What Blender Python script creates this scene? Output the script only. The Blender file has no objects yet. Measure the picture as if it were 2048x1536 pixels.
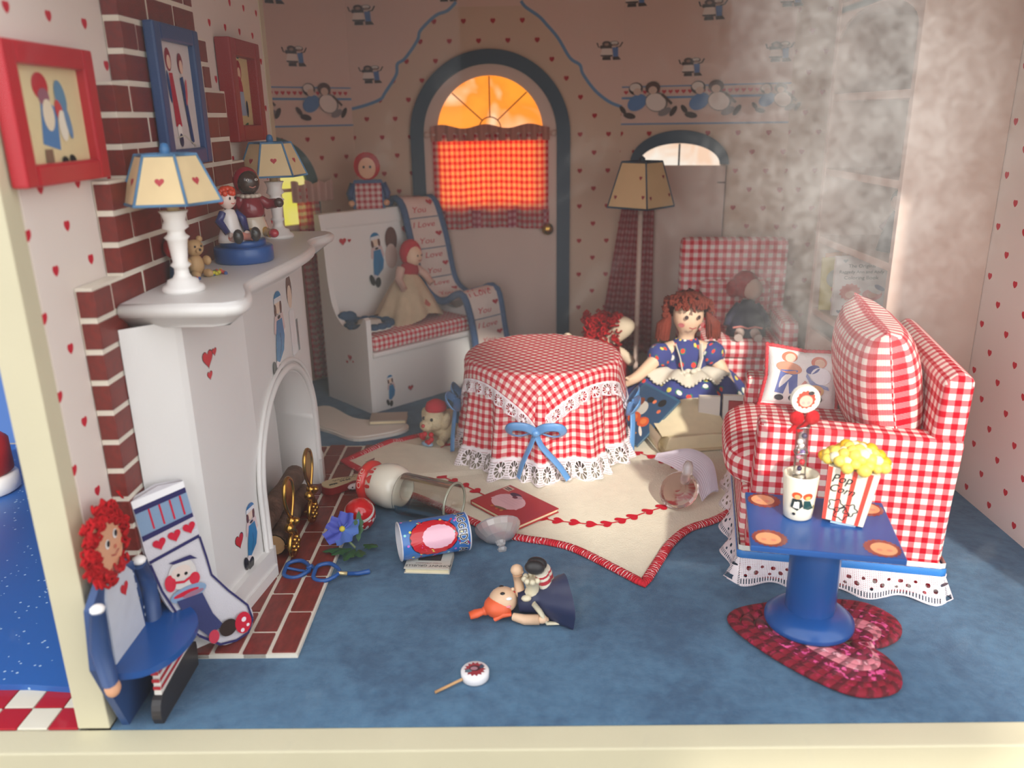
import bpy, bmesh, math, random
from mathutils import Vector, Matrix
rnd = random.Random(7)
PI = math.pi
SC = bpy.context.scene
COL = SC.collection
R = math.radians

# ------------------------------------------------------------------ camera, light, exposure
cam = bpy.data.cameras.new('camera')
camo = bpy.data.objects.new('camera', cam); COL.objects.link(camo)
cam.sensor_width = 36.0; cam.lens = 36.0 * 1636 / 2048
camo.location = (0, 0, 2.4)
_y, _p, _r = R(-0.53), R(18.1), R(-0.9)
_f = Vector((math.sin(_y)*math.cos(_p), math.cos(_y)*math.cos(_p), -math.sin(_p)))
_x = Vector((math.cos(_y), -math.sin(_y), 0)); _u = _x.cross(_f)
_rx = _x*math.cos(_r) + _u*math.sin(_r); _uy = _u*math.cos(_r) - _x*math.sin(_r)
camo.rotation_euler = Matrix((_rx, _uy, -_f)).transposed().to_euler()
cam.clip_start = 0.05
cam.dof.use_dof = True; cam.dof.focus_distance = 4.7; cam.dof.aperture_fstop = 0.95
SC.camera = camo
SC.view_settings.view_transform = 'Standard'; SC.view_settings.look = 'None'
SC.view_settings.gamma = 1.0; SC.view_settings.use_curve_mapping = False
SC.view_settings.exposure = 0.0

world = bpy.data.worlds.new('world'); SC.world = world; world.use_nodes = True
_bg = world.node_tree.nodes['Background']
_wt = world.node_tree
_tc_ = _wt.nodes.new('ShaderNodeTexCoord'); _sp = _wt.nodes.new('ShaderNodeSeparateXYZ'); _rm = _wt.nodes.new('ShaderNodeValToRGB')
_wt.links.new(_tc_.outputs['Generated'], _sp.inputs[0]); _mr = _wt.nodes.new('ShaderNodeMapRange'); _mr.inputs['From Min'].default_value = -1.0
_wt.links.new(_sp.outputs[2], _mr.inputs[0]); _wt.links.new(_mr.outputs[0], _rm.inputs[0]); _wt.links.new(_rm.outputs[0], _bg.inputs[0])
_e = _rm.color_ramp.elements; _e[0].position, _e[0].color = 0.47, (0.40, 0.36, 0.31, 1); _e[1].position, _e[1].color = 0.53, (0.93, 0.96, 1.0, 1)
_bg.inputs[1].default_value = 2.95

sun = bpy.data.lights.new('sun', 'SUN'); suno = bpy.data.objects.new('sun', sun); COL.objects.link(suno)
sun.energy = 3.7; sun.angle = R(2.0); sun.color = (1.0, 0.94, 0.85)
suno.location = (2, -4, 7)
suno.rotation_euler = Vector((-0.24, 1.0, -0.62)).to_track_quat('-Z', 'Y').to_euler()

# ------------------------------------------------------------------ colour + node helpers
def lin(c):
    c = c/255.0
    return c/12.92 if c <= 0.04045 else ((c+0.055)/1.055)**2.4
def C(r, g, b): return (lin(r), lin(g), lin(b), 1.0)

class S:
    """socket wrapper so that node maths reads like arithmetic"""
    def __init__(s, nt, k): s.nt, s.k = nt, k
    def _op(s, o, b=None, c=None, clamp=False):
        n = s.nt.nodes.new('ShaderNodeMath'); n.operation = o; n.use_clamp = clamp
        for i, v in enumerate((s, b, c)):
            if v is None: continue
            if isinstance(v, S): s.nt.links.new(v.k, n.inputs[i])
            else: n.inputs[i].default_value = v
        return S(s.nt, n.outputs[0])
    def __add__(s, b): return s._op('ADD', b)
    def __sub__(s, b): return s._op('SUBTRACT', b)
    def __mul__(s, b): return s._op('MULTIPLY', b)
    def __truediv__(s, b): return s._op('DIVIDE', b)
    def lt(s, b): return s._op('LESS_THAN', b)
    def gt(s, b): return s._op('GREATER_THAN', b)
    def fract(s): return s._op('FRACT')
    def floor(s): return s._op('FLOOR')
    def mod(s, b): return s._op('MODULO', b)
    def abs(s): return s._op('ABSOLUTE')
    def max(s, b): return s._op('MAXIMUM', b)
    def min(s, b): return s._op('MINIMUM', b)
    def sqrt(s): return s._op('SQRT')
    def sin(s): return s._op('SINE')
    def clamp(s): return s._op('ADD', 0.0, clamp=True)
    def smooth(s, a, b):
        n = s.nt.nodes.new('ShaderNodeMapRange'); n.interpolation_type = 'SMOOTHSTEP'
        s.nt.links.new(s.k, n.inputs['Value'])
        n.inputs['From Min'].default_value = a; n.inputs['From Max'].default_value = b
        return S(s.nt, n.outputs['Result'])

class NB:
    def __init__(s, name):
        s.m = bpy.data.materials.new(name); s.m.use_nodes = True
        s.nt = s.m.node_tree; s.b = s.nt.nodes['Principled BSDF']; s.out = s.nt.nodes['Material Output']
    def node(s, t): return s.nt.nodes.new(t)
    def uv(s):
        n = s.node('ShaderNodeUVMap'); x = s.node('ShaderNodeSeparateXYZ'); s.nt.links.new(n.outputs[0], x.inputs[0])
        return S(s.nt, x.outputs[0]), S(s.nt, x.outputs[1])
    def objco(s):
        n = s.node('ShaderNodeTexCoord'); return n.outputs['Object']
    def objxyz(s):
        x = s.node('ShaderNodeSeparateXYZ'); s.nt.links.new(s.objco(), x.inputs[0])
        return [S(s.nt, x.outputs[i]) for i in range(3)]
    def noise(s, scale, detail=2.0, rough=0.5, vec=None, dist=0.0):
        n = s.node('ShaderNodeTexNoise'); n.inputs['Scale'].default_value = scale
        n.inputs['Detail'].default_value = detail; n.inputs['Roughness'].default_value = rough
        n.inputs['Distortion'].default_value = dist
        s.nt.links.new(vec or s.objco(), n.inputs['Vector']); return S(s.nt, n.outputs[0])
    def mix(s, fac, a, b):
        n = s.node('ShaderNodeMix'); n.data_type = 'RGBA'
        for key, v in ((0, fac), (6, a), (7, b)):
            if isinstance(v, S): s.nt.links.new(v.k, n.inputs[key])
            elif hasattr(v, 'links'): s.nt.links.new(v, n.inputs[key])
            else: n.inputs[key].default_value = v
        return n.outputs[2]
    def base(s, v):
        if isinstance(v, tuple): s.b.inputs['Base Color'].default_value = v
        else: s.nt.links.new(v, s.b.inputs['Base Color'])
    def bump(s, h, strength=0.3, dist=0.01):
        n = s.node('ShaderNodeBump'); n.inputs['Strength'].default_value = strength; n.inputs['Distance'].default_value = dist
        s.nt.links.new(h.k, n.inputs['Height']); s.nt.links.new(n.outputs[0], s.b.inputs['Normal'])
    def set(s, **k):
        for a, v in k.items(): s.b.inputs[a.replace('_', ' ')].default_value = v
        return s
    def alpha(s, a): s.nt.links.new(a.k, s.b.inputs['Alpha'])

def plain(name, col, rough=0.6, metal=0.0, var=0.06, bs=0, bstr=0.25, bdist=0.01, vs=3.0, spec=0.5, coat=0.0):
    n = NB(name); n.set(Roughness=rough, Metallic=metal); n.b.inputs['Specular IOR Level'].default_value = spec
    n.b.inputs['Coat Weight'].default_value = coat
    if var:
        d = tuple(max(0, c*(1-var*2.2)) for c in col[:3]) + (1,); l = tuple(min(1, c*(1+var)) for c in col[:3]) + (1,)
        n.base(n.mix(n.noise(vs, 3), d, l))
    else: n.base(col)
    if bs: n.bump(n.noise(bs, 3), bstr, bdist)
    return n.m

def vcol(name, rough=0.6, bs=0, bstr=0.2, bdist=0.005, coat=0.0, spec=0.5):
    n = NB(name); a = n.node('ShaderNodeVertexColor'); a.layer_name = 'Col'
    n.base(a.outputs[0]); n.set(Roughness=rough); n.b.inputs['Coat Weight'].default_value = coat
    n.b.inputs['Specular IOR Level'].default_value = spec
    if bs: n.bump(n.noise(bs, 2), bstr, bdist)
    return n.m

def gingham(name, period, red=C(205, 14, 40), mid=C(226, 120, 128), white=C(246, 232, 224), trans=0.0):
    n = NB(name); u, v = n.uv(); n.set(Roughness=0.85); n.b.inputs['Specular IOR Level'].default_value = 0.15
    a = (u/period).fract().smooth(0.46, 0.54); b = (v/period).fract().smooth(0.46, 0.54)
    e1 = (u/period).fract().smooth(0.0, 0.06); e2 = (v/period).fract().smooth(0.0, 0.06)
    a = a.max(e1*-1.0+1.0); b = b.max(e2*-1.0+1.0)
    w = ((u+v)*(9.0/period)).fract().gt(0.5)*0.30 - 0.15      # twill in the half-tone squares
    s = (a+b)*0.5
    one = (a-b).abs()
    f = (s + w*one).clamp()
    ramp = n.node('ShaderNodeValToRGB'); n.nt.links.new(f.k, ramp.inputs[0])
    ramp.color_ramp.elements[0].color = red; ramp.color_ramp.elements[1].color = white
    e = ramp.color_ramp.elements.new(0.5); e.color = mid
    n.base(ramp.outputs[0])
    th = ((u*(6.2832*14/period)).sin() + (v*(6.2832*14/period)).sin())
    n.bump(th, 0.25, 0.002)
    if trans:
        tr = n.node('ShaderNodeBsdfTranslucent'); n.nt.links.new(ramp.outputs[0], tr.inputs[0])
        mx = n.node('ShaderNodeMixShader'); mx.inputs[0].default_value = trans
        n.nt.links.new(n.b.outputs[0], mx.inputs[1]); n.nt.links.new(tr.outputs[0], mx.inputs[2])
        n.nt.links.new(mx.outputs[0], n.out.inputs[0])
    return n.m

def heart_mask(n, u, v, px, py, s):
    """1 inside red hearts set in staggered rows, u and v in metres"""
    row = (v/py).floor(); off = (row*0.5).fract()
    x = ((u/px + off).fract() - 0.5)*(px/s); y = ((v/py).fract() - 0.5)*(py/s)
    a = x*x + y*y - 1.0
    return (a*a*a - x*x*y*y*y).lt(0.0)

def wallpaper(name, paper, heart, px=0.265, py=0.15, s=0.019, stain=C(196, 176, 150)):
    n = NB(name); u, v = n.uv(); n.set(Roughness=0.75); n.b.inputs['Specular IOR Level'].default_value = 0.2
    base = n.mix(n.noise(1.3, 3).smooth(0.58, 0.9)*0.35, paper, stain)
    n.base(n.mix(heart_mask(n, u, v, px, py, s), base, heart))
    n.bump(n.noise(220, 2), 0.06, 0.003)
    return n.m

def lace(name, col=C(244, 232, 236), k=0.1, dens=0.5):
    """white thread net: flower-shaped holes cut by a procedural alpha, u along the strip, v across (0 top .. 1 hem)"""
    n = NB(name); u, v = n.uv(); n.set(Roughness=0.8); n.base(col)
    x = (u/k).fract() - 0.5; y = v - 0.55
    r = (x*x + y*y*0.8).sqrt()
    at = n.node('ShaderNodeMath'); at.operation = 'ARCTAN2'; n.nt.links.new(y.k, at.inputs[0]); n.nt.links.new(x.k, at.inputs[1])
    pet = (S(n.nt, at.outputs[0])*5.0).sin().abs()
    hole = (r.gt(0.12))*(r.lt(0.34))*(pet.gt(0.42))
    mesh = (((u/k)*12.0).fract()-0.5).abs().max(((v*9.0).fract()-0.5).abs()).lt(0.27)*(v.gt(0.15))
    h2 = mesh*r.gt(0.40)
    a = (hole.max(h2))*-1.0 + 1.0
    n.alpha(a); n.bump(n.noise(300, 1), 0.4, 0.003)
    return n.m

def glass(name, col=(1, 1, 1, 1), rough=0.0, ior=1.45):
    n = NB(name); n.base(col); n.set(Roughness=rough, IOR=ior); n.b.inputs['Transmission Weight'].default_value = 1.0
    return n.m

# ------------------------------------------------------------------ mesh helpers
class MB:
    """collects faces with uv and colour, then links ONE mesh object"""
    def __init__(s): s.v = []; s.f = []; s.uv = []; s.c = []; s.sm = []; s.M = Matrix.Identity(4)
    def add(s, vs, fs, uvs=None, col=(1, 1, 1, 1), smooth=True):
        o = len(s.v); s.v += [s.M @ Vector(p) for p in vs]
        for i, f in enumerate(fs):
            s.f.append([o+j for j in f]); s.sm.append(smooth)
            s.c.append(col[i] if isinstance(col, list) else col)
            s.uv.append([uvs[j] for j in f] if uvs else [(0, 0)]*len(f))
        return s
    def box(s, a, b, col=(1, 1, 1, 1), bev=0.0):
        """axis-aligned box; uv in metres; bev chamfers all edges"""
        (x0, y0, z0), (x1, y1, z1) = a, b
        if x0 > x1: x0, x1 = x1, x0
        if y0 > y1: y0, y1 = y1, y0
        if z0 > z1: z0, z1 = z1, z0
        bv = min(bev, (x1-x0)*.49, (y1-y0)*.49, (z1-z0)*.49)
        if bv <= 0:
            c = [(x0, y0, z0), (x1, y0, z0), (x1, y1, z0), (x0, y1, z0), (x0, y0, z1), (x1, y0, z1), (x1, y1, z1), (x0, y1, z1)]
            for q, ax in (((0, 3, 2, 1), (0, 1)), ((4, 5, 6, 7), (0, 1)), ((0, 1, 5, 4), (0, 2)), ((2, 3, 7, 6), (0, 2)), ((1, 2, 6, 5), (1, 2)), ((3, 0, 4, 7), (1, 2))):
                s.add([c[i] for i in q], [(0, 1, 2, 3)], [(c[i][ax[0]], c[i][ax[1]]) for i in q], col, False)
            return s
        bm = bmesh.new(); bmesh.ops.create_cube(bm, size=1.0)
        for v in bm.verts: v.co = ((x0+x1)/2 + v.co.x*(x1-x0), (y0+y1)/2 + v.co.y*(y1-y0), (z0+z1)/2 + v.co.z*(z1-z0))
        bmesh.ops.bevel(bm, geom=list(bm.edges), offset=bv, segments=2, affect='EDGES', profile=0.6)
        return s.bm(bm, col, False)
    def bm(s, bm, col=(1, 1, 1, 1), smooth=True):
        bm.normal_update()
        for f in bm.faces:
            n = f.normal; ax = max(range(3), key=lambda i: abs(n[i])); k = [(1, 2), (0, 2), (0, 1)][ax]
            s.add([tuple(v.co) for v in f.verts], [tuple(range(len(f.verts)))], [(v.co[k[0]], v.co[k[1]]) for v in f.verts], col, smooth)
        bm.free(); return s
    def prism(s, poly, h0, h1, axis='z', col=(1, 1, 1, 1), smooth=False, side=None):
        """polygon extruded along an axis: z -> (x,y), y -> (x,z), x -> (y,z)"""
        P = {'z': lambda a, b, h: (a, b, h), 'y': lambda a, b, h: (a, h, b), 'x': lambda a, b, h: (h, a, b)}[axis]
        n = len(poly)
        s.add([P(a, b, h0) for a, b in poly], [tuple(range(n))[::-1]], list(poly), col, False)
        s.add([P(a, b, h1) for a, b in poly], [tuple(range(n))], list(poly), col, False)
        d = 0; vs = []; uv = []
        for i in range(n+1):
            a, b = poly[i % n]
            if i: d += math.dist(poly[i-1], (a, b))
            vs += [P(a, b, h0), P(a, b, h1)]; uv += [(d, h0), (d, h1)]
        s.add(vs, [(2*i, 2*i+2, 2*i+3, 2*i+1) for i in range(n)], uv, side or col, smooth)
        return s
    def grid(s, fn, nu, nv, uvf=None, col=(1, 1, 1, 1), smooth=True, wrap=False):
        vs = [fn(i/nu, j/nv) for j in range(nv+1) for i in range(nu+1)]
        uv = [(uvf(i/nu, j/nv) if uvf else (i/nu, j/nv)) for j in range(nv+1) for i in range(nu+1)]
        fs = [(j*(nu+1)+i, j*(nu+1)+i+1, (j+1)*(nu+1)+i+1, (j+1)*(nu+1)+i) for j in range(nv) for i in range(nu)]
        if callable(col): col = [col((i+.5)/nu, (j+.5)/nv) for j in range(nv) for i in range(nu)]
        return s.add(vs, fs, uv, col, smooth)
    def lathe(s, prof, n=24, o=(0, 0, 0), col=(1, 1, 1, 1), smooth=True, cap=True, sx=1, sy=1):
        """profile of (radius, z) turned about z"""
        m = len(prof)
        vs = [(o[0]+r*math.cos(2*PI*i/n)*sx, o[1]+r*math.sin(2*PI*i/n)*sy, o[2]+z) for i in range(n+1) for r, z in prof]
        uv = [(i/n, j/max(1, m-1)) for i in range(n+1) for j in range(m)]
        fs = [(i*m+j, (i+1)*m+j, (i+1)*m+j+1, i*m+j+1) for i in range(n) for j in range(m-1)]
        if callable(col): cc = [col(i/n, (j+.5)/(m-1)) for i in range(n) for j in range(m-1)]
        else: cc = col
        s.add(vs, fs, uv, cc, smooth)
        c2 = col if not callable(col) else (1, 1, 1, 1)
        if cap:
            for j in (0, m-1):
                if prof[j][0] > 1e-5:
                    ring = [(o[0]+prof[j][0]*math.cos(2*PI*i/n)*sx, o[1]+prof[j][0]*math.sin(2*PI*i/n)*sy, o[2]+prof[j][1]) for i in range(n)]
                    s.add(ring, [tuple(range(n))[::(-1 if j == 0 else 1)]], [(p[0], p[1]) for p in ring], c2, False)
        return s
    def ell(s, c, r, n=16, m=10, col=(1, 1, 1, 1), rot=None):
        if not hasattr(r, '__len__'): r = (r, r, r)
        Q = rot.to_3x3() if rot else Matrix.Identity(3)
        def fn(a, b):
            t, p = 2*PI*a, PI*(b-.5)
            return Vector(c) + Q @ Vector((r[0]*math.cos(t)*math.cos(p), r[1]*math.sin(t)*math.cos(p), r[2]*math.sin(p)))
        return s.grid(fn, n, m, None, col)
    def tube(s, pts, r, n=8, col=(1, 1, 1, 1), close=False, flat=None, cap=True):
        """tube along points; r number or list; flat=(a,b) squashes the section"""
        pts = [Vector(p) for p in pts]; m = len(pts)
        rr = r if hasattr(r, '__len__') else [r]*m
        up = Vector((0, 0, 1)); vs = []; uv = []; d = 0; pn = None
        idx = list(range(m)) + ([0] if close else [])
        for k, i in enumerate(idx):
            a = pts[(i-1) % m] if (close or i > 0) else pts[i]; b = pts[(i+1) % m] if (close or i < m-1) else pts[i]
            t = (b-a)
            if t.length < 1e-9: t = Vector((0, 0, 1))
            t.normalize()
            if pn is None:
                x = t.cross(up)
                if x.length < 1e-3: x = t.cross(Vector((1, 0, 0)))
            else: x = pn - t*pn.dot(t)
            if x.length < 1e-6: x = t.cross(Vector((1, .3, 0)))
            x.normalize(); pn = x; y = t.cross(x)
            if k: d += (pts[i]-pts[idx[k-1]]).length
            fa, fb = flat if flat else (1, 1)
            for j in range(n+1):
                q = 2*PI*j/n
                vs.append(pts[i] + x*(rr[i]*fa*math.cos(q)) + y*(rr[i]*fb*math.sin(q))); uv.append((d, j/n))
        M = len(idx)
        fs = [(k*(n+1)+j, k*(n+1)+j+1, (k+1)*(n+1)+j+1, (k+1)*(n+1)+j) for k in range(M-1) for j in range(n)]
        if isinstance(col, list): cc = [col[k] for k in range(M-1) for j in range(n)]
        else: cc = col
        s.add(vs, fs, uv, cc)
        if cap and not close:
            c2 = (col[0], col[-1]) if isinstance(col, list) else (col, col)
            s.add(vs[:n], [tuple(range(n))], None, c2[0], False); s.add(vs[-(n+1):-1], [tuple(range(n))[::-1]], None, c2[1], False)
        return s
    def flat(s, shapes, fn, lift=0.0010):
        """flat print: (colour, polygon) list, each laid a hair above the one before; fn(x,y,h) -> point"""
        for i, (c, poly) in enumerate(shapes):
            h = lift*(1 + i*0.35)
            s.add([fn(x, y, h) for x, y in poly], [tuple(range(len(poly)))], list(poly), c, False)
        return s
    def build(s, name, mat, parent=None, loc=None, rot=None, merge=True):
        me = bpy.data.meshes.new(name)
        me.from_pydata([tuple(v) for v in s.v], [], s.f)
        me.uv_layers.new(name='UVMap').data.foreach_set('uv', [c for f in s.uv for p in f for c in p])
        me.color_attributes.new('Col', 'FLOAT_COLOR', 'CORNER').data.foreach_set('color', [x for f, c in zip(s.f, s.c) for _ in f for x in c])
        me.polygons.foreach_set('use_smooth', s.sm)
        me.materials.append(mat); me.update()
        if merge:
            bm = bmesh.new(); bm.from_mesh(me); bmesh.ops.remove_doubles(bm, verts=bm.verts, dist=2e-5); bm.to_mesh(me); bm.free()
        o = bpy.data.objects.new(name, me); COL.objects.link(o)
        if parent: o.parent = parent
        if loc: o.location = loc
        if rot: o.rotation_euler = rot
        return o

def thing(name, label, cat, loc=(0, 0, 0), rot=(0, 0, 0), group=None, kind=None):
    o = bpy.data.objects.new(name, None); COL.objects.link(o); o.location = loc; o.rotation_euler = rot
    o.empty_display_size = 0.1
    return tag(o, label, cat, group, kind)
def tag(o, label=None, cat=None, group=None, kind=None):
    if label: o['label'] = label
    if cat: o['category'] = cat
    if group: o['group'] = group
    if kind: o['kind'] = kind
    return o
def struct(o): o['kind'] = 'structure'; return o
def copy_tree(o, parent=None):
    c = o.copy(); COL.objects.link(c)
    if parent: c.parent = parent
    for ch in list(o.children): copy_tree(ch, c)
    return c

def skin(name, mat, joints, edges, parent=None, root=0, sub=2):
    """one continuous body grown from a skeleton of (x,y,z,radius) joints"""
    me = bpy.data.meshes.new(name); me.from_pydata([j[:3] for j in joints], edges, [])
    o = bpy.data.objects.new(name, me); COL.objects.link(o); me.materials.append(mat)
    m = o.modifiers.new('skin', 'SKIN'); m.use_smooth_shade = True
    for i, j in enumerate(joints):
        sv = me.skin_vertices[0].data[i]; r = j[3]
        sv.radius = r if hasattr(r, '__len__') else (r, r); sv.use_root = (i == root)
    q = o.modifiers.new('sub', 'SUBSURF'); q.levels = sub; q.render_levels = sub
    if parent: o.parent = parent
    return o

def arc(cx, cy, r, a0, a1, n=12, ry=None):
    ry = r if ry is None else ry
    return [(cx+r*math.cos(a0+(a1-a0)*i/n), cy+ry*math.sin(a0+(a1-a0)*i/n)) for i in range(n+1)]
def ov(cx, cy, rx, ry=None, rot=0, n=18):
    ry = rx if ry is None else ry; c, s_ = math.cos(rot), math.sin(rot)
    return [(cx+rx*math.cos(t)*c-ry*math.sin(t)*s_, cy+rx*math.cos(t)*s_+ry*math.sin(t)*c) for t in [2*PI*i/n for i in range(n)]]
def heart(cx, cy, s, rot=0, n=22):
    out = []
    for i in range(n):
        t = 2*PI*i/n; x = 16*math.sin(t)**3/17; y = (13*math.cos(t)-5*math.cos(2*t)-2*math.cos(3*t)-math.cos(4*t))/17
        out.append((cx+s*(x*math.cos(rot)-y*math.sin(rot)), cy+s*(x*math.sin(rot)+y*math.cos(rot))))
    return out
def star(cx, cy, r1, r2, n, rot=0):
    return [(cx+(r1 if i % 2 == 0 else r2)*math.cos(rot+PI*i/n), cy+(r1 if i % 2 == 0 else r2)*math.sin(rot+PI*i/n)) for i in range(2*n)]
def stroke(pts, w):
    """polyline turned into a thin ribbon polygon"""
    L, Rr = [], []
    for i, p in enumerate(pts):
        a = pts[max(0, i-1)]; b = pts[min(len(pts)-1, i+1)]
        dx, dy = b[0]-a[0], b[1]-a[1]; d = math.hypot(dx, dy) or 1
        L.append((p[0]-dy/d*w/2, p[1]+dx/d*w/2)); Rr.append((p[0]+dy/d*w/2, p[1]-dx/d*w/2))
    return L + Rr[::-1]
def smooth_path(pts, n=6, close=False):
    """Catmull-Rom through points of any dimension"""
    out = []; m = len(pts); rng = range(m if close else m-1)
    for i in rng:
        g = lambda k: pts[k % m] if close else pts[min(max(k, 0), m-1)]
        p0, p1, p2, p3 = g(i-1), g(i), g(i+1), g(i+2)
        for k in range(n):
            t = k/n
            out.append(tuple(.5*((2*b)+(-a+c)*t+(2*a-5*b+4*c-d)*t*t+(-a+3*b-3*c+d)*t**3) for a, b, c, d in zip(p0, p1, p2, p3)))
    if not close: out.append(tuple(pts[-1]))
    return out
_tc = {}
def text_shapes(s, size, col, ox=0, oy=0, rot=0, shear=0.0, sx=1.0, bold=0.0):
    """lettering as polygons (centred), from the built-in font"""
    key = (s, bold)
    if key not in _tc:
        cu = bpy.data.curves.new('t', 'FONT'); cu.body = s; cu.align_x = 'CENTER'; cu.align_y = 'CENTER'; cu.size = 1; cu.resolution_u = 3; cu.offset = bold
        ob = bpy.data.objects.new('t', cu); COL.objects.link(ob)
        dg = bpy.context.evaluated_depsgraph_get(); me = ob.evaluated_get(dg).to_mesh()
        vs = [tuple(v.co)[:2] for v in me.vertices]
        _tc[key] = [[vs[i] for i in p.vertices] for p in me.polygons]
        ob.evaluated_get(dg).to_mesh_clear(); bpy.data.objects.remove(ob); bpy.data.curves.remove(cu)
    c, sn = math.cos(rot), math.sin(rot); out = []
    for poly in _tc[key]:
        q = []
        for x, y in poly:
            x = (x + shear*y)*size*sx; y = y*size
            q.append((ox+x*c-y*sn, oy+x*sn+y*c))
        out.append((col, q))
    return out
def add_text(mb, shapes, fn, h):
    for c, poly in shapes:
        mb.add([fn(x, y, h) for x, y in poly], [tuple(range(len(poly)))], None, c, False)

# ------------------------------------------------------------------ materials
CREAM = plain('cream_paint', C(206, 198, 168), 0.45, var=0.03, bs=60, bstr=0.05)
FWHITE = plain('fireplace_white', C(222, 219, 216), 0.4, var=0.02, bs=90, bstr=0.12, bdist=0.004)
WHITE = plain('white_paint', C(246, 243, 239), 0.4, var=0.02, bs=90, bstr=0.12, bdist=0.004)
PALE = plain('pale_pink_paint', C(206, 180, 166), 0.5, var=0.03)
PAPER = wallpaper('heart_wallpaper', C(228, 216, 207), C(196, 30, 52))
PAPER_SHADED = wallpaper('heart_wallpaper_shaded', C(206, 178, 156), C(164, 30, 40), py=0.165, s=0.020)  # darker copy of the heart wallpaper; dimness at the back put into its colour
FIGPAPER = plain('upper_wallpaper', C(216, 184, 170), 0.75, var=0.03, vs=1.2)
BRICK = plain('brick_paint', C(128, 44, 38), 0.42, var=0.28, vs=5.0, bs=30, bstr=0.1)
MORTAR = plain('mortar', C(232, 224, 208), 0.7, var=0.06, bs=60)
BLUEP = plain('blue_paint', C(24, 80, 150), 0.28, var=0.12, vs=4.0)
SLATE = plain('slate_blue_trim', C(44, 66, 86), 0.5, var=0.08)
REDP = plain('red_frame_paint', C(186, 22, 40), 0.35, var=0.1)
NAVYP = plain('navy_frame_paint', C(44, 74, 124), 0.4, var=0.08)
GING = gingham('gingham_cloth', 0.056, C(196, 8, 34), C(214, 84, 98), C(236, 216, 206))
GINGB = gingham('gingham_upholstery', 0.061, C(190, 4, 32), C(208, 76, 92), C(236, 218, 208))
GINGS = gingham('gingham_small', 0.05)
GINGC = gingham('gingham_curtain', 0.06, trans=0.55)
LACE = lace('lace_trim', k=0.11)
def lace_dotted(name, k):
    """dense white lace with pairs of small round eyelets and a ribbed hem"""
    n = NB(name); u, v = n.uv(); n.set(Roughness=.8); n.base(C(238, 226, 230)); x = (u/k).fract(); a = None
    for ex, ey, r in ((.25, .35, .10), (.55, .52, .10), (.80, .30, .07), (.12, .62, .07)):
        dx = (x-ex)*1.0; dy = (v-ey)*1.2; h = (dx*dx+dy*dy).lt(r*r); a = h if a is None else a.max(h)
    rib = ((u/k*9.0).fract()-.5).abs().lt(.2)*(v.gt(.74))*(v.lt(.92)); fine = ((u/k*14.0).fract()-.5).abs().lt(.14)*(((v*16.0).fract()-.5).abs().lt(.22))
    n.alpha((a.max(rib).max(fine))*-1.0+1.0); n.bump(n.noise(300, 1), .4, .003); return n.m
LACE2 = lace_dotted('lace_skirt', 0.15)
RIBBON = plain('blue_satin_ribbon', C(96, 150, 206), 0.28, var=0.06, bs=300, bstr=0.1, spec=0.8)
GOLD = plain('brass', C(196, 154, 74), 0.22, metal=1.0, var=0.12, bs=20, bstr=0.1)
BARK = plain('log_bark', C(124, 94, 78), 0.9, var=0.4, vs=12, bs=40, bstr=0.8, bdist=0.02)
WOODCUT = plain('cut_wood', C(206, 160, 110), 0.7, var=0.15, vs=14)
SKINC = plain('doll_skin', C(240, 204, 172), 0.55, var=0.03)
WOODSKIN = plain('painted_face_wood', C(226, 168, 130), 0.45, var=0.04)
VC = vcol('print', 0.6); VG = vcol('glossy_print', 0.22, coat=0.3); VCLOTH = vcol('cloth_print', 0.9, bs=180, bstr=0.35, spec=0.15)
def thin_clear(name, tint=(.97, .97, .95, 1), refl=1.6):
    n = NB(name); tr = n.node('ShaderNodeBsdfTransparent'); tr.inputs[0].default_value = tint; gl = n.node('ShaderNodeBsdfGlossy'); gl.inputs['Roughness'].default_value = .03
    lw = n.node('ShaderNodeLayerWeight'); lw.inputs[0].default_value = .25; mx = n.node('ShaderNodeMixShader')
    n.nt.links.new((S(n.nt, lw.outputs['Fresnel'])*refl+.03).clamp().k, mx.inputs[0]); n.nt.links.new(tr.outputs[0], mx.inputs[1]); n.nt.links.new(gl.outputs[0], mx.inputs[2]); n.nt.links.new(mx.outputs[0], n.out.inputs[0]); return n.m
CLEAR = thin_clear('clear_glass', (.95, .95, .93, 1), 0.8)
CRYSTAL = glass('cut_crystal', (0.90, 0.86, 0.85, 1), 0.16, 1.5); CRYSTAL.node_tree.nodes['Principled BSDF'].inputs['Transmission Weight'].default_value = 0.72
YARN = plain('red_yarn', C(196, 20, 30), 0.9, var=0.25, vs=30, bs=120, bstr=0.6, spec=0.2)
YARN2 = plain('auburn_yarn', C(168, 44, 46), 0.9, var=0.25, vs=30, bs=120, bstr=0.6, spec=0.2)
PAGES = plain('book_pages', C(238, 222, 184), 0.8, var=0.05, vs=20)
WHITECLOTH = plain('white_cloth', C(236, 230, 220), 0.9, var=0.04, bs=200, bstr=0.3, spec=0.15)
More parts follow.
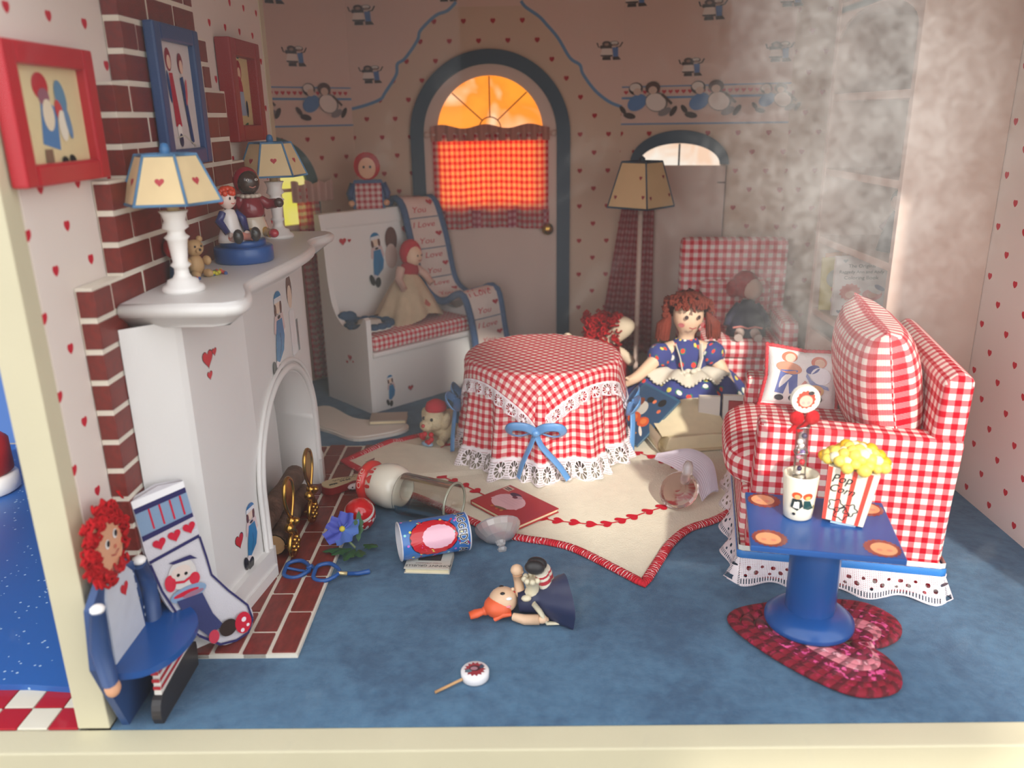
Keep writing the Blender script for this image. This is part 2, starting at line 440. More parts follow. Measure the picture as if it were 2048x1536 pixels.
# ------------------------------------------------------------------ the room shell
LX, RX, FY, DY, CZ = -1.72, 2.885, 2.787, 8.0, 3.55
def wallmesh(a, b, z0, z1, th, n_in):
    """wall slab from plan point a to b; room face carries uv in metres; n_in points into the room"""
    m = MB(); d = Vector((b[0]-a[0], b[1]-a[1], 0)); L = d.length; o = Vector((n_in[0], n_in[1], 0))*th
    A, B = Vector((a[0], a[1], 0)), Vector((b[0], b[1], 0)); Z0, Z1 = Vector((0, 0, z0)), Vector((0, 0, z1))
    p = [A+Z0, B+Z0, B+Z1, A+Z1, A-o+Z0, B-o+Z0, B-o+Z1, A-o+Z1]
    for q in ((0, 1, 2, 3), (5, 4, 7, 6), (4, 0, 3, 7), (1, 5, 6, 2), (3, 2, 6, 7), (4, 5, 1, 0)):
        m.add([p[i] for i in q], [(0, 1, 2, 3)], [((p[i]-A).dot(d/L), p[i].z) for i in q], (1, 1, 1, 1), False)
    return m

# carpet
def carpet_mat():
    n = NB('blue_carpet'); n.set(Roughness=0.95); n.b.inputs['Specular IOR Level'].default_value = 0.1
    n.b.inputs['Sheen Weight'].default_value = 0.25
    big = n.noise(2.2, 4, 0.6, dist=0.6); mid = n.noise(16, 3, 0.6)
    f = (big*0.65 + mid*0.35).smooth(0.33, 0.68)
    n.base(n.mix(f, C(36, 80, 116), C(76, 122, 156)))
    n.bump(n.noise(170, 3, 0.7) + mid*0.6, 0.7, 0.012)
    return n.m
CARPET = carpet_mat()
m = MB(); m.box((LX, FY, -0.06), (RX, 8.0, 0.0)); m.box((-2.7, 6.07, -0.06), (LX, 8.0, 0.0))
struct(m.build('floor', CARPET))

lw = struct(wallmesh((LX, FY+0.10), (LX, 6.0), 0, CZ, 0.138, (1, 0)).build('wall_left', PAPER))
m = MB(); m.box((LX-0.138, FY, 0), (LX-0.004, FY+0.10, CZ), bev=0.006)
struct(m.build('trim_1', CREAM))                                  # front post of the left wall
m = MB(); m.box((LX-0.09, 6.0, 0), (LX+0.006, 6.10, CZ), bev=0.004)
struct(m.build('trim_2', CREAM))                                  # end strip of the left wall
rw = struct(wallmesh((RX, 7.62), (RX, FY), 0, CZ, 0.10, (-1, 0)).build('wall_right', PAPER))
struct(wallmesh((LX, 6.10), (-2.62, 6.10), 0, CZ, 0.06, (0, 1)).build('wall_bay_return', PALE))
struct(wallmesh((-2.62, 6.10), (-2.62, 6.90), 0, CZ, 0.06, (1, 0)).build('wall_bay_side', PAPER_SHADED))
struct(wallmesh((-2.62, 6.90), (-1.52, DY), 0, CZ, 0.06, (0.7071, -0.7071)).build('wall_bay_left', PAPER_SHADED))
wb = struct(wallmesh((-1.52, DY), (0.98, DY), 0, CZ, 0.06, (0, -1)).build('wall_back', PAPER_SHADED))
struct(wallmesh((0.98, DY), (2.40, 7.55), 0, CZ, 0.06, (-0.3021, -0.9533)).build('wall_bay_right', PAPER_SHADED))
struct(wallmesh((2.40, 7.55), (2.96, 7.55), 0, CZ, 0.06, (0, -1)).build('wall_bay_end', PAPER_SHADED))
m = MB(); m.box((LX-0.14, FY, CZ), (RX+0.1, 8.1, CZ+0.08)); m.box((-2.7, 6.0, CZ), (LX-0.14, 8.1, CZ+0.08)); m.box((LX-0.14, FY, 3.27), (RX+0.1, FY+0.12, CZ))
struct(m.build('ceiling', plain('ceiling_paper', C(222, 200, 188), .8)))

# front sill of the case and the base it stands on
m = MB(); m.box((-6, 2.652, -0.30), (6, FY, -0.004), bev=0.008)
sill = struct(m.build('trim_3', CREAM))
m = MB(); m.ell((-1.735, 2.645, -0.115), (0.026, 0.016, 0.020), 14, 8)
tag(m.build('sill_peg', plain('white_peg', C(226, 236, 236), 0.3)), 'small white round peg on the front face of the cream sill', 'peg')
m = MB(); m.box((-9, -0.6, -0.72), (9, 9, -0.30))
struct(m.build('floor_plinth', plain('plinth_top', C(112, 98, 82), 0.6)))
# unseen block added behind the viewer to cut the sun, with a side arm
m = MB(); m.box((-0.7, -6.4, -0.7), (2.72, -6.0, 9.6)); m.box((2.72, -6.4, 5.48), (4.10, -6.0, 6.3))
struct(m.build('sun_blocker', plain('blocker_paint', C(150, 140, 130), 0.8)))

# ---- upper wallpaper of the bay with its blue wavy border (flat print on the walls)
dl = Vector((0.7071, 0.7071, 0)); dr = Vector((0.9533, -0.3021, 0))
def on_back(x, z, h): return (x, DY-h-0.001, z)
def on_left(s_, z, h): return tuple(Vector((-1.52, DY, z)) + dl*s_ + Vector((0.7071, -0.7071, 0))*(h+0.001))
def on_right(s_, z, h): return tuple(Vector((0.98, DY, z)) + dr*s_ + Vector((-0.3021, -0.9533, 0))*(h+0.001))
edgeL = [(-1.52, 2.49), (-1.39, 2.52), (-1.25, 2.57), (-1.20, 2.63), (-1.09, 2.78), (-1.075, 2.87), (-1.0, 2.92), (-0.88, 3.07), (-0.85, 3.15), (-0.71, 3.27), (-0.60, 3.31), (-0.52, 3.38)]
edgeR = [(0.98, 2.47), (0.86, 2.52), (0.73, 2.62), (0.62, 2.76), (0.59, 2.84), (0.50, 2.90), (0.39, 3.07), (0.29, 3.18), (0.22, 3.25), (0.10, 3.33), (0.06, 3.38)]
eL, eR = smooth_path(edgeL, 5), smooth_path(edgeR, 5)
top = CZ-0.005
fig = FIGPAPER
m = MB()
def fill(fn, polys):
    for poly in polys: m.add([fn(x, z, 0.0006) for x, z in poly], [tuple(range(len(poly)))], poly, (1, 1, 1, 1), False)
# strips between the wavy edge and the ceiling
for E in (eL, eR):
    for a, b in zip(E, E[1:]): fill(on_back, [[a, b, (b[0], top), (a[0], top)]])
fill(on_back, [[(-0.52, 3.34), (0.06, 3.34), (0.06, top), (-0.52, top)]])
fill(on_left, [[(-1.5, 2.34), (-0.0, 2.34), (0.0, top), (-1.5, top)]])
fill(on_right, [[(0.0, 2.31), (1.48, 2.31), (1.48, top), (0, top)]])
m.build('upper_wallpaper', fig, wb)
BLU, DRK, SKT, SKN = C(96, 132, 170), C(62, 44, 40), C(222, 206, 196), C(226, 184, 160)
def couple(cx, cz, s):
    """two plain little paper figures side by side: one in a white skirt, one in blue trousers"""
    T = lambda P: [(cx+x*s*1.55, cz+z*s) for x, z in P]
    sh = [(DRK, T(stroke([(-.62, .52), (-.55, .22), (-.2, .2)], .07))), (DRK, T(stroke([(.62, .55), (.5, .25), (.3, .2)], .07))),
          (DRK, T([(-.46, .10), (.1, .10), (.1, .34), (-.46, .34)])), (SKT, T([(-.36, .12), (.06, .12), (.16, -.36), (-.46, -.36)])),
          (DRK, T([(-.46, -.34), (.16, -.34), (.12, -.46), (-.42, -.44)])), (DRK, T([(-.34, -.46), (.04, -.46), (.06, -.70), (-.36, -.70)])),
          (C(80, 112, 168), T([(.12, .18), (.40, .18), (.42, -.5), (.18, -.5)])), (DRK, T([(.14, -.46), (.44, -.46), (.56, -.68), (.16, -.70)])),
          (C(72, 46, 40), T(ov(-.16, .44, .22, .20))), (C(150, 118, 104), T(ov(-.16, .40, .11, .1))),
          (C(72, 50, 46), T(ov(.22, .46, .22, .18))), (C(206, 196, 188), T(ov(.22, .50, .17, .11))), (C(150, 118, 104), T(ov(.24, .36, .10, .08)))]
    return sh
def sitters(cx, cz, s):
    """a pair of plain seated paper figures of the border band"""
    T = lambda P: [(cx+x*s, cz+z*s) for x, z in P]
    return [(C(84, 122, 172), T(ov(-.36, -.06, .36, .26, .5))), (DRK, T(ov(-.86, -.30, .17, .08, -.9))), (DRK, T(ov(-.62, -.50, .22, .10, -.2))),
            (DRK, T(ov(-.42, .40, .25, .21))), (C(214, 200, 190), T(ov(-.44, .44, .20, .14))), (C(206, 176, 158), T(ov(-.36, .30, .14, .12))),
            (C(110, 96, 90), T(ov(.32, -.05, .40, .33, -.3))), (SKT, T(ov(.30, -.06, .36, .29, -.3))), (C(90, 70, 62), T(stroke([(.5, .2), (.86, -.12)], .09))), (DRK, T(ov(.92, -.36, .20, .09, 1.0))), (C(130, 120, 120), T(ov(.62, -.38, .24, .12, .4))),
            (C(82, 52, 44), T(ov(.18, .42, .26, .21))), (C(206, 176, 158), T(ov(.18, .34, .15, .13)))]
def band(fn, a, b, z):
    """horizontal part of the border: two blue lines with a row of hearts, blue line below"""
    o = []
    for zz, w in ((z+0.105, 0.012), (z+0.005, 0.02), (z-0.22, 0.014)):
        o.append((BLU, [(a, zz), (b, zz), (b, zz+w), (a, zz+w)]))
    k = int(abs(b-a)/0.058)
    for i in range(k): o.append((C(186, 50, 60), heart(a+0.04+i*0.058, z+0.065, 0.022)))
    return o
m = MB()
m.flat([(BLU, stroke(eL, 0.028)), (BLU, stroke(eR, 0.028))], on_back, 0.0014)
m.flat(band(on_left, -1.5, 0.0, 2.56) + sitters(-0.34, 2.55, 0.26) + sitters(-1.02, 2.55, 0.26), on_left, 0.0014)
m.flat(band(on_right, 0.0, 1.48, 2.53) + sitters(0.24, 2.52, 0.26) + sitters(0.80, 2.52, 0.26) + sitters(1.36, 2.52, 0.2), on_right, 0.0014)
m.flat(couple(-1.32, 2.79, 0.115)+couple(-1.37, 3.29, 0.125)+couple(-0.60, 3.46, 0.11), on_back, 0.0014)
m.flat(couple(-0.55, 2.93, 0.125)+couple(-0.72, 3.42, 0.13), on_left, 0.0014)
m.flat(couple(0.86, 2.96, 0.12), on_back, 0.0014)
m.flat(couple(0.10, 3.40, 0.125)+couple(0.62, 2.80, 0.115)+couple(0.78, 3.26, 0.125)+couple(1.36, 2.90, 0.12)+couple(1.42, 3.33, 0.12), on_right, 0.0014)
m.build('wallpaper_print', VC, wb)

# ------------------------------------------------------------------ arched front door with its curtained light
def backlit(name, cols, strength, scale=2.0):
    n = NB(name); f = n.noise(scale, 2, dist=0.8)
    ramp = n.node('ShaderNodeValToRGB'); n.nt.links.new(f.k, ramp.inputs[0])
    el = ramp.color_ramp.elements
    el[0].position, el[0].color = cols[0]; el[1].position, el[1].color = cols[-1]
    for p, c in cols[1:-1]: e = el.new(p); e.color = c
    n.base((0.02, 0.02, 0.02, 1)); n.set(Roughness=0.3)
    n.nt.links.new(ramp.outputs[0], n.b.inputs['Emission Color']); n.b.inputs['Emission Strength'].default_value = strength
    return n.m
FAN = backlit('sunset_glass', [(0.36, (1, 0.30, 0.004, 1)), (0.52, (1, 0.25, 0.0, 1)), (0.60, (1, 0.42, 0.16, 1)), (0.70, (1, 0.86, 0.62, 1))], 1.2, 1.7)
LOWG = backlit('sunset_glass_low', [(0.3, (1, 0.20, 0.004, 1)), (0.7, (1, 0.36, 0.03, 1))], 2.3, 1.2)
YELG = backlit('yellow_glass', [(0.3, (0.78, 0.70, 0.08, 1)), (0.7, (0.80, 0.66, 0.30, 1))], 0.9, 3)
WHTG = backlit('pale_glass', [(0.35, (0.95, 0.62, 0.42, 1)), (0.6, (1, 0.90, 0.78, 1))], 0.95, 3)
DX = -0.24
door = struct(thing('door_1', 'cream arched front door with orange fanlight behind a red gingham curtain', 'door', (DX, DY, 0)))
m = MB(); hw = 0.62
m.prism([(-hw, 0), (hw, 0)] + arc(0, 2.24, hw, 0, PI, 28), -0.03, -0.001, 'y'); m.build('door_slab', PALE, door)
m = MB(); out = [(-0.745, 0.0)] + arc(0, 2.24, 0.745, PI, 0, 40) + [(0.745, 0.0)]; inn = [(-hw, 0.0)] + arc(0, 2.24, hw, PI, 0, 40) + [(hw, 0.0)]
def ringstrip(m, out, inn, y0, y1, P):
    n = len(out)
    for i in range(n-1):
        m.add([P(*out[i], y0), P(*out[i+1], y0), P(*inn[i+1], y0), P(*inn[i], y0)], [(0, 1, 2, 3)], None, (1, 1, 1, 1), False)
        m.add([P(*inn[i], y0), P(*inn[i+1], y0), P(*inn[i+1], y1), P(*inn[i], y1)], [(0, 1, 2, 3)], None, (1, 1, 1, 1), False)
        m.add([P(*out[i+1], y0), P(*out[i], y0), P(*out[i], y1), P(*out[i+1], y1)], [(0, 1, 2, 3)], None, (1, 1, 1, 1), False)
ringstrip(m, out, inn, -0.05, -0.001, lambda a, b, y: (a, y, b)); m.build('door_trim', SLATE, door)
m = MB(); m.prism([(-0.49, 2.27), (0.49, 2.27)] + arc(0, 2.27, 0.49, 0, PI, 28), -0.034, -0.031, 'y'); fl = m.build('fanlight', FAN, door)
m = MB()
for a in (45, 90, 135): m.tube([(0.1*math.cos(R(a)), -0.037, 2.30+0.1*math.sin(R(a))), (0.485*math.cos(R(a)), -0.037, 2.27+0.485*math.sin(R(a)))], 0.006, 6)
m.tube([(x, -0.037, z) for x, z in arc(0, 2.30, 0.1, 0, PI, 12)], 0.006, 6); m.build('muntin', plain('muntin', C(150, 70, 40), 0.6), fl)
m = MB(); m.box((-0.47, -0.034, 1.60), (0.47, -0.031, 2.26)); m.build('door_pane', LOWG, door)
m = MB()
def cur(a, b): return (-0.54+1.08*a, -0.075+0.018*math.sin(a*46)+0.01*math.sin(a*19+1), 2.25-(0.86+0.012*math.sin(a*9))*b)
m.grid(cur, 90, 14, lambda a, b: (a*1.35, b*0.86)); door_curtain = m.build('curtain', GINGC, door)
m = MB(); m.grid(lambda a, b: (-0.545+1.09*a, -0.068+0.02*math.sin(a*46), 1.555-0.165*b), 90, 3, lambda a, b: (a*1.35, b*0.165)); m.build('hem', gingham('gingham_hem', 0.06, C(150, 12, 44), C(170, 70, 96), C(206, 160, 164)), door_curtain)
m = MB()
m.grid(lambda a, b: (-0.55+1.1*a, -0.085+0.022*math.sin(a*70), 2.19+0.13*b+0.018*math.sin(a*17)*b), 110, 3, lambda a, b: (a*1.5, b*.1)); m.build('ruffle', plain('ruffle_cloth', C(184, 120, 104), 0.9), door_curtain)
m = MB(); m.tube([(-0.58, -0.06, 2.25), (0.58, -0.06, 2.25)], 0.012, 8); m.ell((-0.59, -0.06, 2.25), 0.03, 10, 6); m.ell((0.59, -0.06, 2.25), 0.03, 10, 6); m.build('curtain_rod', PALE, door)
m = MB(); m.lathe([(0.0, 0), (0.055, 0.004), (0.055, 0.014), (0.02, 0.02), (0.02, 0.045), (0.05, 0.06), (0.055, 0.075), (0.035, 0.095), (0, 0.1)], 16); m.build('door_knob', GOLD, door, (0.53, -0.03, 1.37), (PI/2, 0, 0))

# ------------------------------------------------------------------ the two bay windows (2: left, 3: right)
def curtain(name, parent, s0, s1, t0, t1, z0, z1, n=8, y=-0.07, mat=None, amp=0.02):
    """hanging cloth, top edge s0..s1 at z1 to bottom edge t0..t1 at z0"""
    m = MB()
    def f(a, b):
        l = t0+(s0-t0)*b; r = t1+(s1-t1)*b
        return (l+(r-l)*a, y+amp*math.sin(a*2*PI*n), z0+(z1-z0)*b)
    m.grid(f, n*8, 14, lambda a, b: (a*(t1-t0)*1.25, b*(z1-z0))); return m.build(name, mat or GINGC, parent)
w2 = struct(thing('window_2', 'small arched window with yellow glass behind the mantel lamps', 'window', tuple(Vector((-1.52, DY, 0))+dl*(-0.92)), (0, 0, PI/4)))
m = MB(); ringstrip(m, [(-.47, 1.5)]+arc(0, 1.80, .47, PI, 0, 30)+[(.47, 1.5)], [(-.36, 1.5)]+arc(0, 1.80, .36, PI, 0, 30)+[(.36, 1.5)], -0.05, 0, lambda a, b, y: (a, y, b)); m.build('window_trim', plain('teal_trim', C(78, 104, 106), 0.5), w2)
m = MB(); m.prism([(-.36, 1.5), (.36, 1.5)]+arc(0, 1.80, .36, 0, PI, 24), -0.012, -0.004, 'y'); m.build('window_pane', YELG, w2)
m = MB(); m.box((-.36, -0.03, 1.79), (.36, -0.008, 1.82)); m.box((-.47, -0.06, 1.46), (.47, 0, 1.5)); m.build('window_bar', PALE, w2)
c2 = curtain('curtain', w2, 0.20, 0.42, 0.22, 0.48, 0.05, 1.82, 4, -0.10)
m = MB(); m.grid(lambda a, b: (0.14+0.44*a, -0.13+0.03*math.sin(a*40), 1.70+0.17*b+0.02*math.sin(a*22)*b), 60, 3); m.build('ruffle', plain('ruffle_pink', C(206, 164, 152), 0.9), c2)
w3 = struct(thing('window_3', 'low arched window with pale light and a white blind behind the floor lamp', 'window', tuple(Vector((0.98, DY, 0))+dr*0.55), (0, 0, math.atan2(dr.y, dr.x))))
m = MB(); ringstrip(m, arc(0, 1.96, .45, PI, 0, 30, .30), arc(0, 1.96, .37, PI, 0, 30, .185), -0.05, 0, lambda a, b, y: (a, y, b)); m.build('window_trim', SLATE, w3)
m = MB(); m.prism([(.37, 1.95), (-.37, 1.95)][::-1]+arc(0, 1.96, .37, 0, PI, 24, .185), -0.012, -0.004, 'y'); m.build('window_pane', WHTG, w3)
m = MB(); m.box((-.008, -.02, 1.95), (.008, -.01, 2.14)); m.build('muntin', SLATE, w3)
m = MB(); m.box((-.43, -.03, 0.3), (.43, -.004, 1.95), bev=0.01); sh = m.build('roller_blind', PALE, w3)
m = MB(); m.tube([(.43, -.03, 1.95), (.43, -.03, 0.9)], 0.004, 5); m.tube([(.43, -.035, 1.8), (.36, -.035, 1.8)], 0.006, 5); m.build('blind_cord', plain('grey_cord', C(120, 100, 96), .7), sh)
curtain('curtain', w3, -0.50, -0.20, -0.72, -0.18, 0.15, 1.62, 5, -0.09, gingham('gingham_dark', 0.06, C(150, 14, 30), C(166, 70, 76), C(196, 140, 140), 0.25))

# ------------------------------------------------------------------ neighbouring room seen past the left post
cx0 = LX-0.138
m = MB(); m.box((-5, FY, -0.06), (cx0, 6, -0.012)); adj = struct(m.build('floor_adjoining', plain('cream_tile_grout', C(214, 208, 190), 0.5)))
tl = MB(); tl.box((-.0625, -.0625, -.012), (.0625, .0625, 0), bev=.004); T1 = tl.build('tile', plain('red_tile', C(176, 20, 40), 0.3), adj)
tl = MB(); tl.box((-.0625, -.0625, -.012), (.0625, .0625, 0), bev=.004); T2 = tl.build('tile', plain('white_tile', C(226, 220, 202), 0.3), adj)
first = {0: T1, 1: T2}
for i in range(9):
    for j in range(3):
        k = (i+j) % 2; o = first.pop(k, None)
        if o is None: o = (T1, T2)[k].copy(); COL.objects.link(o); o.parent = adj
        o.location = (-1.925-0.13*i-0.0, 2.855+0.13*j, 0)
def glit():
    n = NB('blue_glitter'); v = n.node('ShaderNodeTexVoronoi'); v.inputs['Scale'].default_value = 26; n.nt.links.new(n.objco(), v.inputs[0])
    s_ = S(n.nt, v.outputs['Distance']).lt(0.16)*n.noise(9, 2).gt(0.5)
    n.base(n.mix(s_, C(38, 96, 172), C(170, 200, 226))); n.set(Roughness=.4); return n.m
m = MB(); m.prism([(-4.9, 3.03), (-3.2, 3.045), (-2.2, 3.035), (cx0-.01, 3.0), (cx0-.01, 5.9), (-4.9, 5.9)], 0.0005, 0.03, 'z')
tag(m.build('glitter_rug', glit()), 'blue glitter rug on the tiled floor of the next room at far left', 'rug')
t = thing('cushioned_stool', 'white stool with red cushion partly hidden at the left edge of the photo', 'stool', (-3.62, 5.05, 0.03))
m = MB(); m.lathe([(.17, 0), (.20, .02), (.20, .11), (.17, .13), (.0, .13)], 20); m.build('stool_base', WHITE, t)
m = MB(); m.lathe([(.15, .13), (.18, .15), (.18, .36), (.14, .40), (0, .41)], 20); m.build('cushion', plain('red_cushion', C(190, 20, 24), .5, var=.2, vs=8), t)
m = MB(); m.box((-5, 6.0, 0), (cx0, 6.06, CZ)); struct(m.build('wall_adjoining_back', plain('adj_blue_wall', C(70, 110, 176), .7)))
m = MB(); m.box((-5.08, FY, 0), (-5, 6.06, CZ)); struct(m.build('wall_adjoining_side', PALE))
m = MB(); m.box((-5.08, FY, CZ), (cx0, 6.06, CZ+.08)); struct(m.build('ceiling_adjoining', PALE))

# ------------------------------------------------------------------ display glass in front of the case
def pane_mat():
    n = NB('case_glass'); nt = n.nt
    x, y, z = n.objxyz()
    tr = n.node('ShaderNodeBsdfTransparent'); tr.inputs[0].default_value = (0.99, 0.99, 0.985, 1)
    gl = n.node('ShaderNodeBsdfGlossy'); gl.inputs['Roughness'].default_value = 0.0
    df = n.node('ShaderNodeBsdfDiffuse'); df.inputs[0].default_value = (0.86, 0.84, 0.80, 1)
    fr = n.node('ShaderNodeFresnel'); fr.inputs[0].default_value = 1.45
    # painted veil of reflected light, strongest at the upper right; faint wiped smears elsewhere
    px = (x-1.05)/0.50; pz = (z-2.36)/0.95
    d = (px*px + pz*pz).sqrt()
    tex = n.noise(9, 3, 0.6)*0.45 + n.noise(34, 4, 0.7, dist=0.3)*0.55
    painted_veil = (d*-1.0 + 1.22 + (tex-0.5)*0.6).smooth(0.0, 1.15)
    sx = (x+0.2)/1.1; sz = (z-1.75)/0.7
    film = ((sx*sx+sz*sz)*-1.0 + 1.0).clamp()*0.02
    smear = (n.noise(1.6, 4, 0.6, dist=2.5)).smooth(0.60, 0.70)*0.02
    fac = (painted_veil*((tex-0.36).max(0.0)*0.46+0.085) + film + smear + 0.008).clamp()
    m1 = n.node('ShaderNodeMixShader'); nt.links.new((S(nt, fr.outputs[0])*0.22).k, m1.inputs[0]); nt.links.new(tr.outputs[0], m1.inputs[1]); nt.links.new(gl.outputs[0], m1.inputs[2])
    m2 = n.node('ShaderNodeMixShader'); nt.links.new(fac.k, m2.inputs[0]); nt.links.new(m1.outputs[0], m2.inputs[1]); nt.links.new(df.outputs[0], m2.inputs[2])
    nt.links.new(m2.outputs[0], n.out.inputs[0]); return n.m
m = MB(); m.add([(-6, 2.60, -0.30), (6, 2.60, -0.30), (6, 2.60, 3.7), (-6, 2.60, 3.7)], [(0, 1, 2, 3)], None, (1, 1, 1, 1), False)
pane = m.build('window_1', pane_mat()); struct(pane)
# ------------------------------------------------------------------ brick chimney breast and hearth
ch = thing('chimney_breast', 'dark red brick chimney breast with white mortar stepping up the left wall', 'chimney', (0, 0, 0))
ROW, BL = 0.128, 0.30
def span(z):
    l = 3.11 if z < 1.77 else 3.38 if z < 2.19 else 3.55 if z < 2.57 else 3.70
    r = 5.42 if z < 1.9 else 5.12 if z < 2.19 else 4.92 if z < 2.57 else 4.70 if z < 2.86 else 4.56
    return l, r
XF = -1.645
m = MB(); z = 0.0; rows = []
while z < 3.5:
    rows.append(z); z += ROW
for z in rows:
    l, r = span(z+ROW*.5); m.box((LX+.003, l+.005, z), (XF-.005, r-.005, min(z+ROW, CZ-.002)))
m.build('mortar', MORTAR, ch)
bmesh_b = MB(); bmesh_b.box((-.5, -.5, -.5), (.5, .5, .5), bev=.02); B0 = bmesh_b.build('brick', BRICK, ch); used = [False]
def brick(c, d, src=None):
    o = B0 if not used[0] else B0.copy()
    if used[0]: COL.objects.link(o)
    used[0] = True; o.location = c; o.scale = d; return o
for k, z in enumerate(rows[:-1]):
    l, r = span(z+ROW*.5); y = l + (0 if k % 2 == 0 else -BL*.5)
    while y < r-0.02:
        a, b = max(l, y+(.010 if y > l else 0)), min(r, y+BL-.010)
        y += BL
        if b-a < .03 or (3.55 < a and b < 5.25 and z < 1.5): continue
        j = rnd.uniform(-.003, .003)
        brick(((LX+XF)/2+j+.003, (a+b)/2, z+ROW/2), (XF-LX-.006, b-a, ROW-.024))

he = thing('brick_hearth', 'dark red brick hearth slab with white mortar joints in front of the fireplace', 'hearth', (0, 0, 0))
m = MB(); m.box((-1.60, 3.245, .0005), (-1.055, 5.80, .022)); m.build('mortar', MORTAR, he)
hb = MB(); hb.box((-.5, -.5, -.5), (.5, .5, .5), bev=.03); H0 = hb.build('brick', BRICK, he); hused = False
for c in range(4):
    x1 = -1.055-.1345*c; x0 = x1-.1345
    y = 3.245 - (.17 if c % 2 else 0) - .0
    while y < 5.79:
        a, b = max(3.245, y+.010), min(5.80, y+.328); y += .338
        if b-a < .03 or (c == 3 and 3.7 < a < 3.5): continue
        o = H0 if not hused else H0.copy()
        if hused: COL.objects.link(o)
        hused = True
        o.location = ((x0+x1)/2, (a+b)/2, .016+rnd.uniform(-.001, .001)); o.scale = (.112, b-a, .030)

# ------------------------------------------------------------------ white fireplace surround
fp = thing('fireplace', 'white fireplace surround with arched opening and serpentine mantel shelf against the brick', 'fireplace', (0, 0, .031))
plan = smooth_path([(-1.64, 3.24), (-1.47, 3.42), (-1.43, 3.63), (-1.385, 3.92), (-1.375, 4.06)], 5)
plan2 = smooth_path([(-1.375, 5.10), (-1.385, 5.20), (-1.43, 5.30), (-1.64, 5.42)], 5)
H = 1.56
m = MB()
# near flank: flat canted side then a soft corner, so build it as facets
side = [(-1.644, 3.25), (-1.475, 3.40), (-1.455, 3.425), (-1.425, 3.63), (-1.385, 3.92), (-1.375, 3.98)]
for P in (side, plan2):
    for a, b in zip(P, P[1:]): m.add([(a[0], a[1], 0), (b[0], b[1], 0), (b[0], b[1], H), (a[0], a[1], H)], [(0, 1, 2, 3)], None, (1, 1, 1, 1), False)
yc, hwid, zs, zr = 4.54, 0.56, 0.47, 0.48
ar = [(yc-hwid, 0)] + [(y, z) for y, z in arc(yc, zs, hwid, PI, 0, 30, zr)] + [(yc+hwid, 0)]
for i in range(len(ar)-1):
    a, b = ar[i], ar[i+1]
    if a[1] > 0 or b[1] > 0: m.add([(-1.375, a[0], a[1]), (-1.375, b[0], b[1]), (-1.375, b[0], H), (-1.375, a[0], H)], [(0, 1, 2, 3)], None, (1, 1, 1, 1), False)
    m.add([(-1.375, a[0], a[1]), (-1.375, b[0], b[1]), (-1.62, b[0], b[1]), (-1.62, a[0], a[1])], [(3, 2, 1, 0)], None, (1, 1, 1, 1), True)
m.add([(-1.62, y, z) for y, z in ar], [tuple(range(len(ar)))], None, (1, 1, 1, 1), False)
fb = m.build('fireplace_body', FWHITE, fp)
m = MB()
for dr_, rr in ((0.03, .022), (0.075, .014)):
    P = [(-1.370, yc-hwid-dr_, 0)] + [(-1.370, y, z) for y, z in arc(yc, zs, hwid+dr_, PI, 0, 30, zr+dr_)] + [(-1.370, yc+hwid+dr_, 0)]
    m.tube(P, rr, 8)
m.build('arch_molding', FWHITE, fp)
m = MB()
ps = [(-1.60, 3.235), (-1.45, 3.375), (-1.425, 3.41), (-1.395, 3.63), (-1.355, 3.88), (-1.345, 3.94)]
n_ = len(ps)
for w, z0, z1 in ((0, 0, .16),):
    P = ps + [(-1.345, 3.975), (-1.5, 3.975), (-1.64, 3.6)]; m.prism(P, z0, z1, 'z')
m.prism([(x+.012 if i < 6 else x, y) for i, (x, y) in enumerate(ps)] + [(-1.36, 3.975), (-1.5, 3.975), (-1.64, 3.6)], 0, .06, 'z')
m.build('plinth', FWHITE, fp)
m = MB(); m.prism([(-1.345, 5.11), (-1.36, 5.22), (-1.41, 5.34), (-1.60, 5.45), (-1.6, 5.11)], 0, .18, 'z')
m.build('plinth', FWHITE, fp)
# serpentine shelf
edge = smooth_path([(-1.20, 3.27), (-1.145, 3.31), (-1.135, 3.40), (-1.165, 3.52), (-1.225, 3.68), (-1.235, 3.80), (-1.215, 4.05), (-1.185, 4.40), (-1.18, 4.62), (-1.20, 4.85), (-1.265, 5.05), (-1.27, 5.20), (-1.22, 5.34), (-1.215, 5.46), (-1.26, 5.56)], 5)
shelf = [(-1.642, 3.27)] + edge + [(-1.642, 5.58)]
def inset(P, d): return [(x-d if i not in (0, len(P)-1) else x, (y+d*(1 if y < 3.4 else -1 if y > 5.4 else 0))) for i, (x, y) in enumerate(P)]
layers = [(inset(shelf, .10), H-.02), (inset(shelf, .075), H+.0), (inset(shelf, .03), H+.035), (inset(shelf, .008), H+.045), (shelf, H+.06), (shelf, H+.078), (inset(shelf, .010), H+.092), (inset(shelf, .028), H+.098)]
m = MB(); n_ = len(shelf)
for (A, za), (B, zb) in zip(layers, layers[1:]):
    m.add([(x, y, za) for x, y in A] + [(x, y, zb) for x, y in B], [(i, (i+1) % n_, n_+(i+1) % n_, n_+i) for i in range(n_)])
m.add([(x, y, layers[-1][1]) for x, y in layers[-1][0]], [tuple(range(n_))[::-1]], None, (1, 1, 1, 1), False)
m.add([(x, y, layers[0][1]) for x, y in layers[0][0]], [tuple(range(n_))], None, (1, 1, 1, 1), False)
m.build('mantel_shelf', FWHITE, fp)
SHZ = .031 + H + .098
